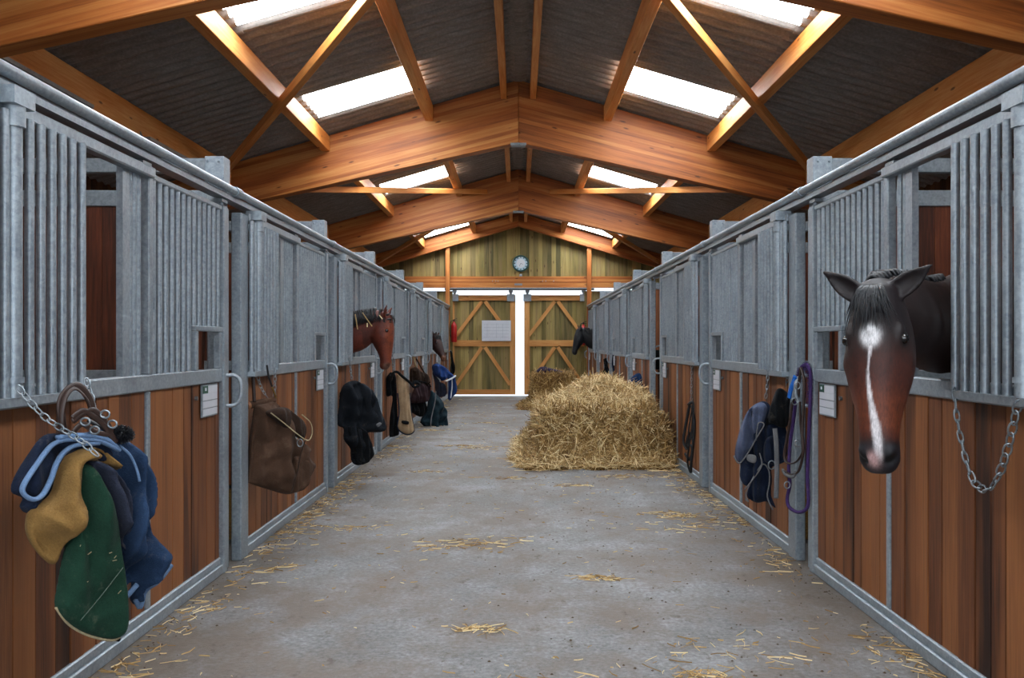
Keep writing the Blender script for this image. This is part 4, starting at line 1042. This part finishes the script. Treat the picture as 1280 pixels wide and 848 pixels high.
# purple rope and halter on the jamb
pJ = Plane(1008, 5.42, 984, 5.62)
J = lambda a, b, o=0.0: pJ.to3(pJ.to2(pJ.hit(*Z6([(a, b)])[0])), o)
root = empty('lead_rope', J(400, 770), 'fluffy purple lead rope looped down the steel jamb beside the blaze horse', 'lead rope')
m = MB(); m.tube(catmull([J(*p, .02) for p in ((432, 60), (405, 80), (385, 160), (372, 300), (352, 440), (345, 560), (350, 640), (338, 700), (345, 745), (385, 772), (425, 762), (440, 720), (436, 600), (442, 400), (450, 200), (448, 100), (432, 60))], 10), .011, 8); m.build('rope', C['purple'], root, smooth=True)
m = MB()
for k in range(900):
    p = [J(432, 60, .02), J(400, 90, .02), J(385, 170, .02), J(448, 120, .02), J(446, 260, .02), J(368, 330, .02)]; i = R.choice((0, 1, 0, 3, 1, 3)); nx = {0: 1, 1: 2, 3: 4}[i] if i != 0 else R.choice((1, 3))
    c = p[i].lerp(p[nx], R.random()); d = Vector((R.gauss(0, 1), R.gauss(0, 1), R.gauss(0, 1))).normalized()*.024; m.bar(c, c+d, .0016, .0012)
m.build('fluff', C['purple'], root)
root = empty('halter', J(390, 600), 'dark leather halter with blue pad hanging over the purple rope', 'halter')
m = MB(); m.tube(catmull([J(*p, .05) for p in ((425, 75), (415, 150), (410, 220), (385, 240), (372, 330), (355, 430), (345, 500), (360, 535), (400, 530), (430, 490), (432, 440), (422, 330), (420, 240))], 8), .010, 8, flat=.5); m.build('cheek_strap', M['leather'], root, smooth=True)
m = MB(); m.tube(catmull([J(*p, .05) for p in ((425, 75), (440, 140), (438, 250), (432, 380), (436, 480), (415, 570), (380, 590), (345, 570))], 8), .009, 8, flat=.5); m.build('throat_strap', M['leather'], root, smooth=True)
m = MB(); m.tube(catmull([J(*p, .065) for p in ((408, 118), (398, 150), (385, 185), (378, 222))], 8), .020, 10, flat=.4); m.build('blue_pad', cloth('cloth_bright_blue', '1a5cae'), root, smooth=True)
m = MB(); m.tube(catmull([J(*p, .05) for p in ((335, 565), (350, 590), (385, 600), (400, 580))], 6), .012, 8, flat=.6); m.build('noseband', C['grey'], root, smooth=True)
for a, b in ((426, 162), (412, 238), (425, 440), (375, 640)):
    m = MB(); c = J(a, b, .075); m.tube([c+Vector((math.cos(t)*.018, 0, math.sin(t)*.021)) for t in [k*math.pi/6 for k in range(12)]], .004, 6, closed=True); m.build('ring', M['chain'], root, smooth=True)
# black bridle on the third right stall
Z7 = lambda p: zo(p, 700, 280, 2.494)
pK = Plane(874, 8.75, 856, 8.9)
K_ = lambda a, b, o=0.0: pK.to3(pK.to2(pK.hit(*Z7([(a, b)])[0])), o)
root = empty('bridle', K_(410, 770), 'black bridle hanging flat in the middle of a right hand panel', 'bridle')
for nm, pts_, r_ in (('head_strap', ((412, 562), (405, 600), (398, 650), (395, 680), (405, 700), (412, 640), (420, 570)), .018), ('rein', ((418, 565), (428, 620), (424, 680), (420, 740), (414, 775), (408, 740), (412, 690)), .018), ('cheek_strap', ((400, 690), (412, 650), (424, 690), (412, 728), (400, 720)), .015), ('noseband', ((396, 715), (410, 735), (422, 715), (418, 690), (402, 690)), .018), ('brow_strap', ((408, 565), (416, 558), (426, 566), (420, 650), (410, 690)), .02)):
    m = MB(); m.tube(catmull([K_(*p, .03+R.uniform(0, .02)) for p in pts_], 8), r_*.8, 8, flat=.5); m.build(nm, M['black'], root, smooth=True)
chain([K_(415, 440, .02), K_(414, 500, .02), K_(416, 560, .03)], 'pale thin chain holding the black bridle', None, .032, .003)
# bucket in the gap of the ajar stall
by, bx = 12.35, 1.83
root = empty('bucket', (bx+.19, by, 1.02), 'black bucket hanging in the gap behind the straw heap', 'bucket')
m = MB(); m.tube([(bx+.17, by, z-.05) for z in (1.06, 1.07, 1.32, 1.34, 1.34, 1.10)], [.02, .11, .14, .15, .138, .10], 24); smooth_angle(m.build('body', M['black'], root))
m = MB(); m.tube([(bx+.17+.14*math.cos(t), by, 1.28+.08*math.sin(t)) for t in [math.pi*k/12 for k in range(13)]], .005, 6); m.build('handle', M['chain'], root, smooth=True)
m = MB(); m.bar((bx-.0, by, 1.30), (bx+.19, by, 1.37), .012, .012); m.build('hook', M['galvd'], root)
# far right hung things
pM = Plane(804, 12.5, 786, 12.65)
hung('horse_rug', 'dark blue rug hump just showing above the straw heap', 'rug', [(788, 476), (793, 469), (800, 467), (803, 478), (804, 500), (803, 520), (788, 520), (786, 492)], pM, .14, cloth('cloth_deep_blue', '1c3258'), .0, fold=.012, seed=2)
pN = Plane(770, 16.6, 765, 16.7)
m = MB(); m.tube(catmull([pN.hit(768, 444), pN.hit(767, 455), pN.hit(768.5, 468), pN.hit(768, 480)], 6), .035, 8, flat=.5)
tag(m.build('lead_rope', C['navy'], smooth=True), 'navy blue rope hanging straight down behind the straw heap', 'lead rope')
pO = Plane(764, 17.4, 755, 17.6)
hung('saddle_cloth', 'black cloth with a narrow top hanging behind the straw heap', 'saddle cloth', [(757, 449), (760, 449), (761, 460), (765, 465), (765, 480), (755, 480), (755, 466), (758, 459)], pO, .1, C['black'], .02, fold=.01, seed=1)
pQ = Plane(752, 19.7, 749, 19.8)
m = MB(); m.tube(catmull([pQ.hit(751, 442), pQ.hit(751.5, 452), pQ.hit(751, 460)], 6), .03, 8, flat=.5)
tag(m.build('lead_rope', cloth('cloth_wine', '6a2c34'), smooth=True), 'wine red rope hanging near the black horse', 'lead rope')
# loose chain on the near right front
XC = SW-.085
def onwall(px, py): Y = F*XC/(px-CX); return at(px, py, Y)
chain([onwall(1193, 487), onwall(1196, 520), onwall(1204, 562), onwall(1216, 600), onwall(1232, 613), onwall(1246, 600), onwall(1260, 560), onwall(1269, 520), onwall(1275, 494)], 'slack steel chain hanging in a loop beside the horse with the blaze', None, .042, .0038)

# ------------------------------------------------------------------ straw
def heapmesh(name, x0, x1, y0, y1, hfun, mat, parent, nx=40, ny=40, rough=.03):
    m = MB(); top = []
    for i in range(nx+1):
        for j in range(ny+1):
            x = x0+(x1-x0)*i/nx; y = y0+(y1-y0)*j/ny; z = hfun(x, y)
            n3 = mnoise.noise_vector(Vector((x*7, y*7, z*7)))
            top.append((x+n3.x*rough, y+n3.y*rough, max(.003, z+n3.z*rough*.7*min(1, z*8))))
    fs = [(i*(ny+1)+j, (i+1)*(ny+1)+j, (i+1)*(ny+1)+j+1, i*(ny+1)+j+1) for i in range(nx) for j in range(ny)]
    fs_all = fs; fs = [f for f in fs if max(top[k][2] for k in f) > .02]
    n = len(top); bot = [(p[0], p[1], 0) for p in top]
    keep = set(f for f in fs)
    edges = {}
    for f in fs:
        for k in range(4): e = (f[k], f[(k+1) % 4]); edges[e] = 1
    ix = []
    for (a, b) in list(edges):
        if (b, a) not in edges: fs.append((b, a, n+a, n+b))
    m.add(top+bot, fs); return m.build(name, mat, parent, smooth=True), top, [f for f in fs if f in keep]
    rim = [(i, 0) for i in range(nx)]+[(nx, j) for j in range(ny)]+[(i, ny) for i in range(nx, 0, -1)]+[(0, j) for j in range(ny, 0, -1)]
    ix = [a*(ny+1)+b for a, b in rim]
    for k in range(len(ix)): a, b = ix[k], ix[(k+1) % len(ix)]; fs.append((b, a, n+a, n+b))
    m.add(top+bot, fs); return m.build(name, mat, parent, smooth=True), top, fs[:nx*ny]
def strands(m, top, fs, count, l0, l1, w_, lift=.03, droop=.3, rr=random.Random(5)):
    V = [Vector(p) for p in top]; ar = [((V[f[2]]-V[f[0]]).cross(V[f[3]]-V[f[1]])).length for f in fs]
    cum = np.cumsum(ar); cum /= cum[-1]
    idx = np.searchsorted(cum, np.array([rr.random() for _ in range(count)]))
    for i in idx:
        f = fs[int(i)]; a, b, c, d = (V[k] for k in f); u, v = rr.random(), rr.random()
        p = (a*(1-u)+b*u)*(1-v)+(d*(1-u)+c*u)*v; n = (c-a).cross(d-b).normalized()
        if n.z < -.2: n = -n
        t = Vector((rr.gauss(0, 1), rr.gauss(0, 1), rr.gauss(0, 1)-droop*abs(rr.gauss(0, 1)))); t = (t-n*t.dot(n)*.75).normalized()
        ln = rr.uniform(l0, l1); p = p+n*rr.uniform(-.008, lift); bend = Vector((rr.gauss(0, .15), rr.gauss(0, .15), rr.gauss(0, .12)-.08))*ln
        q = [p-t*ln/2, p+bend*.5, p+t*ln/2]
        for z in q: z.z = max(z.z, .004)
        sdv = t.cross(n if abs(t.dot(n)) < .9 else Vector((1, 0, 0))).normalized()*w_*rr.uniform(.6, 1.2)/2
        hh = n*w_*.25
        m.add([q[0]-sdv, q[0]+sdv, q[0]+hh, q[1]-sdv, q[1]+sdv, q[1]+hh, q[2]-sdv*.6, q[2]+sdv*.6, q[2]+hh], [(0, 3, 5, 2), (2, 5, 4, 1), (1, 4, 3, 0), (3, 6, 8, 5), (5, 8, 7, 4), (4, 7, 6, 3)])
ss = lambda t: (lambda q: q*q*(3-2*q))(max(0, min(1, t)))
def bales(x, y):
    # two bales side by side, with a mound shaken out on top
    xl, xr, yf, yb = .23, 1.60, 9.98, 12.4
    ex = ss((x-xl+.05)/.12)*ss((xr+.05-x)/.12); ey = ss((y-yf+.04)/.10)*ss((yb-y)/.25)
    box_ = .60*ex*ey
    md = .335*math.exp(-(abs(x-1.03)/.38)**3-(abs(y-11.1)/.62)**2.6)+.14*math.exp(-((x-.55)/.22)**2-((y-10.8)/.4)**2)+.17*math.exp(-((x-1.46)/.14)**2-((y-10.6)/.4)**2)
    low = .50*ss((x-1.48)/.07)*ss((1.715-x)/.05)*ss((y-10.0)/.1)*ss((12-y)/.3)
    d = math.hypot(max(xl-x, 0, x-xr), max(yf-y, 0, y-yb)); sk = (.13*math.exp(-(d/.14)**2)+.03*math.exp(-(d/.26)**2))*(1+.7*mnoise.noise(Vector((x*2.5, y*2.5, 4))))
    return max(box_+md*ex*ey, low, sk) + .02*mnoise.noise(Vector((x*5, y*5, 0)))
root = empty('straw_heap', (.93, 11.1, 0), 'large straw heap on bales in the aisle against the right stalls', 'straw heap')
ob, top, fs = heapmesh('packed_bale', -.15, 1.715, 9.55, 12.7, bales, M['strawbase'], root, 90, 110, .03)
m = MB(); strands(m, top, [f for f in fs if top[f[0]][2] > .012], 17000, .08, .34, .0085, .05, .4); tag(m.build('loose_straw', M['straw'], root), kind='stuff')
m = MB(); front = [f for f in fs if top[f[0]][1] < 10.25 or top[f[0]][0] < .3]; front = [f for f in front if .05 < top[f[0]][2] < .62]; strands(m, top, front, 6500, .12, .36, .008, .03, 1.8, random.Random(8)); tag(m.build('darker_straw', M['strawd'], root), kind='stuff')  # darker strands paint the shade onto the front and left faces
def bale2(x, y):
    xl, xr, yf, yb = .28, 1.25, 18.6, 19.9
    e = ss((x-xl+.05)/.12)*ss((xr-x)/.1)*ss((y-yf+.05)/.12)*ss((yb-y)/.12); d = math.hypot(max(xl-x, 0, x-xr), max(yf-y, 0, y-yb))
    return max(.74*e, .12*math.exp(-(d/.2)**2))
root = empty('straw_bale', (.75, 19.2, 0), 'smaller darker straw bale standing behind the large straw heap', 'straw bale')
ob, top, fs = heapmesh('packed_bale', -.05, 1.5, 18.2, 20.2, bale2, M['strawbase'], root, 36, 40, .03)
m = MB(); strands(m, top, fs, 5000, .10, .3, .012, .03, .6, random.Random(11)); tag(m.build('darker_straw', M['strawd'], root), kind='stuff')
pS = Plane(672, 18.9, 705, 18.9)
hung('folded_rug', 'dark purple folded cloth lying on the smaller straw bale', 'cloth', [(672, 466.5), (674, 460), (680, 458.5), (690, 461), (702, 464), (704, 467)], pS, .3, cloth('cloth_dark_purple', '2e2638'), .0, fold=.01, seed=1)

# straw bits on the floor: dense by the fronts, thin in the aisle
m = MB(); rr = random.Random(21)
def bit(x, y, ln, w_, z=.003):
    a = rr.uniform(0, math.pi); d = Vector((math.cos(a), math.sin(a), 0))*ln/2; n = Vector((-d.y, d.x, 0)).normalized()*w_/2; b = Vector((rr.gauss(0, 1), rr.gauss(0, 1), 0))*ln*.08; z += rr.uniform(0, .004)
    c = Vector((x, y, z)); hi = Vector((0, 0, w_*.7+rr.uniform(0, .004)))
    m.add([c-d-n, c-d+n, c-d+hi, c+b-n, c+b+n, c+b+hi, c+d-n*.5, c+d+n*.5, c+d+hi], [(0, 3, 5, 2), (2, 5, 4, 1), (3, 6, 8, 5), (5, 8, 7, 4), (2, 1, 0), (6, 7, 8)])
for k in range(3600):
    s_ = rr.choice((-1, 1)); y = 2.2+20*rr.random()**1.5; e = abs(rr.gauss(0, .13)); x = s_*(1.755-e)
    if mnoise.noise(Vector((x, y*.8, 3)))+.25 < rr.random()*.6: continue
    bit(x, y, rr.uniform(.015, .10), .0028)
tufts = [(rr.uniform(-1.5, 1.5), rr.uniform(2.5, 16)) for _ in range(26)]+[(-1.55, 3.6), (-1.6, 4.6), (-1.5, 5.5), (-1.62, 11.5), (-1.62, 11.9), (1.65, 6.9), (1.6, 9.6), (1.1, 9.2), (.9, 4.1), (.75, 3.7), (-.2, 4.3), (0.1, 3.6), (1.0, 3.9)]
for tx, ty in tufts:
    n_ = rr.randint(8, 60); r_ = rr.uniform(.05, .2)
    for k in range(n_): bit(max(-1.74, min(1.74, tx+rr.gauss(0, r_*1.2))), ty+rr.gauss(0, r_*.5), rr.uniform(.02, .12), .0028)
for k in range(900): bit(rr.uniform(-1.7, 1.7), 2.3+rr.random()*18, rr.uniform(.008, .06), .0026)
o = m.build('straw_litter', M['straw']); tag(o, 'scattered straw stalks over the aisle floor and along the stall fronts', 'straw', None, 'stuff')
m = MB()
for k in range(1500):
    s_ = rr.choice((-1, 1)); y = 2.2+14*rr.random()**1.5; x = s_*(1.76-abs(rr.gauss(0, .12))) if rr.random() < .6 else rr.gauss(.8, .5)
    x = max(-1.74, min(1.74, x)); r_ = rr.uniform(.003, .009); c = Vector((x, y, .001))
    m.add([c+Vector((r_, 0, 0)), c+Vector((0, r_, 0)), c+Vector((-r_, 0, 0)), c+Vector((0, -r_, 0)), c+Vector((0, 0, r_*.7))], [(0, 1, 4), (1, 2, 4), (2, 3, 4), (3, 0, 4)])
tag(m.build('crumbs', plain('earth_crumb', '4a3a28', .9)), 'dark crumbs of earth and chaff on the floor', 'dirt', None, 'stuff')
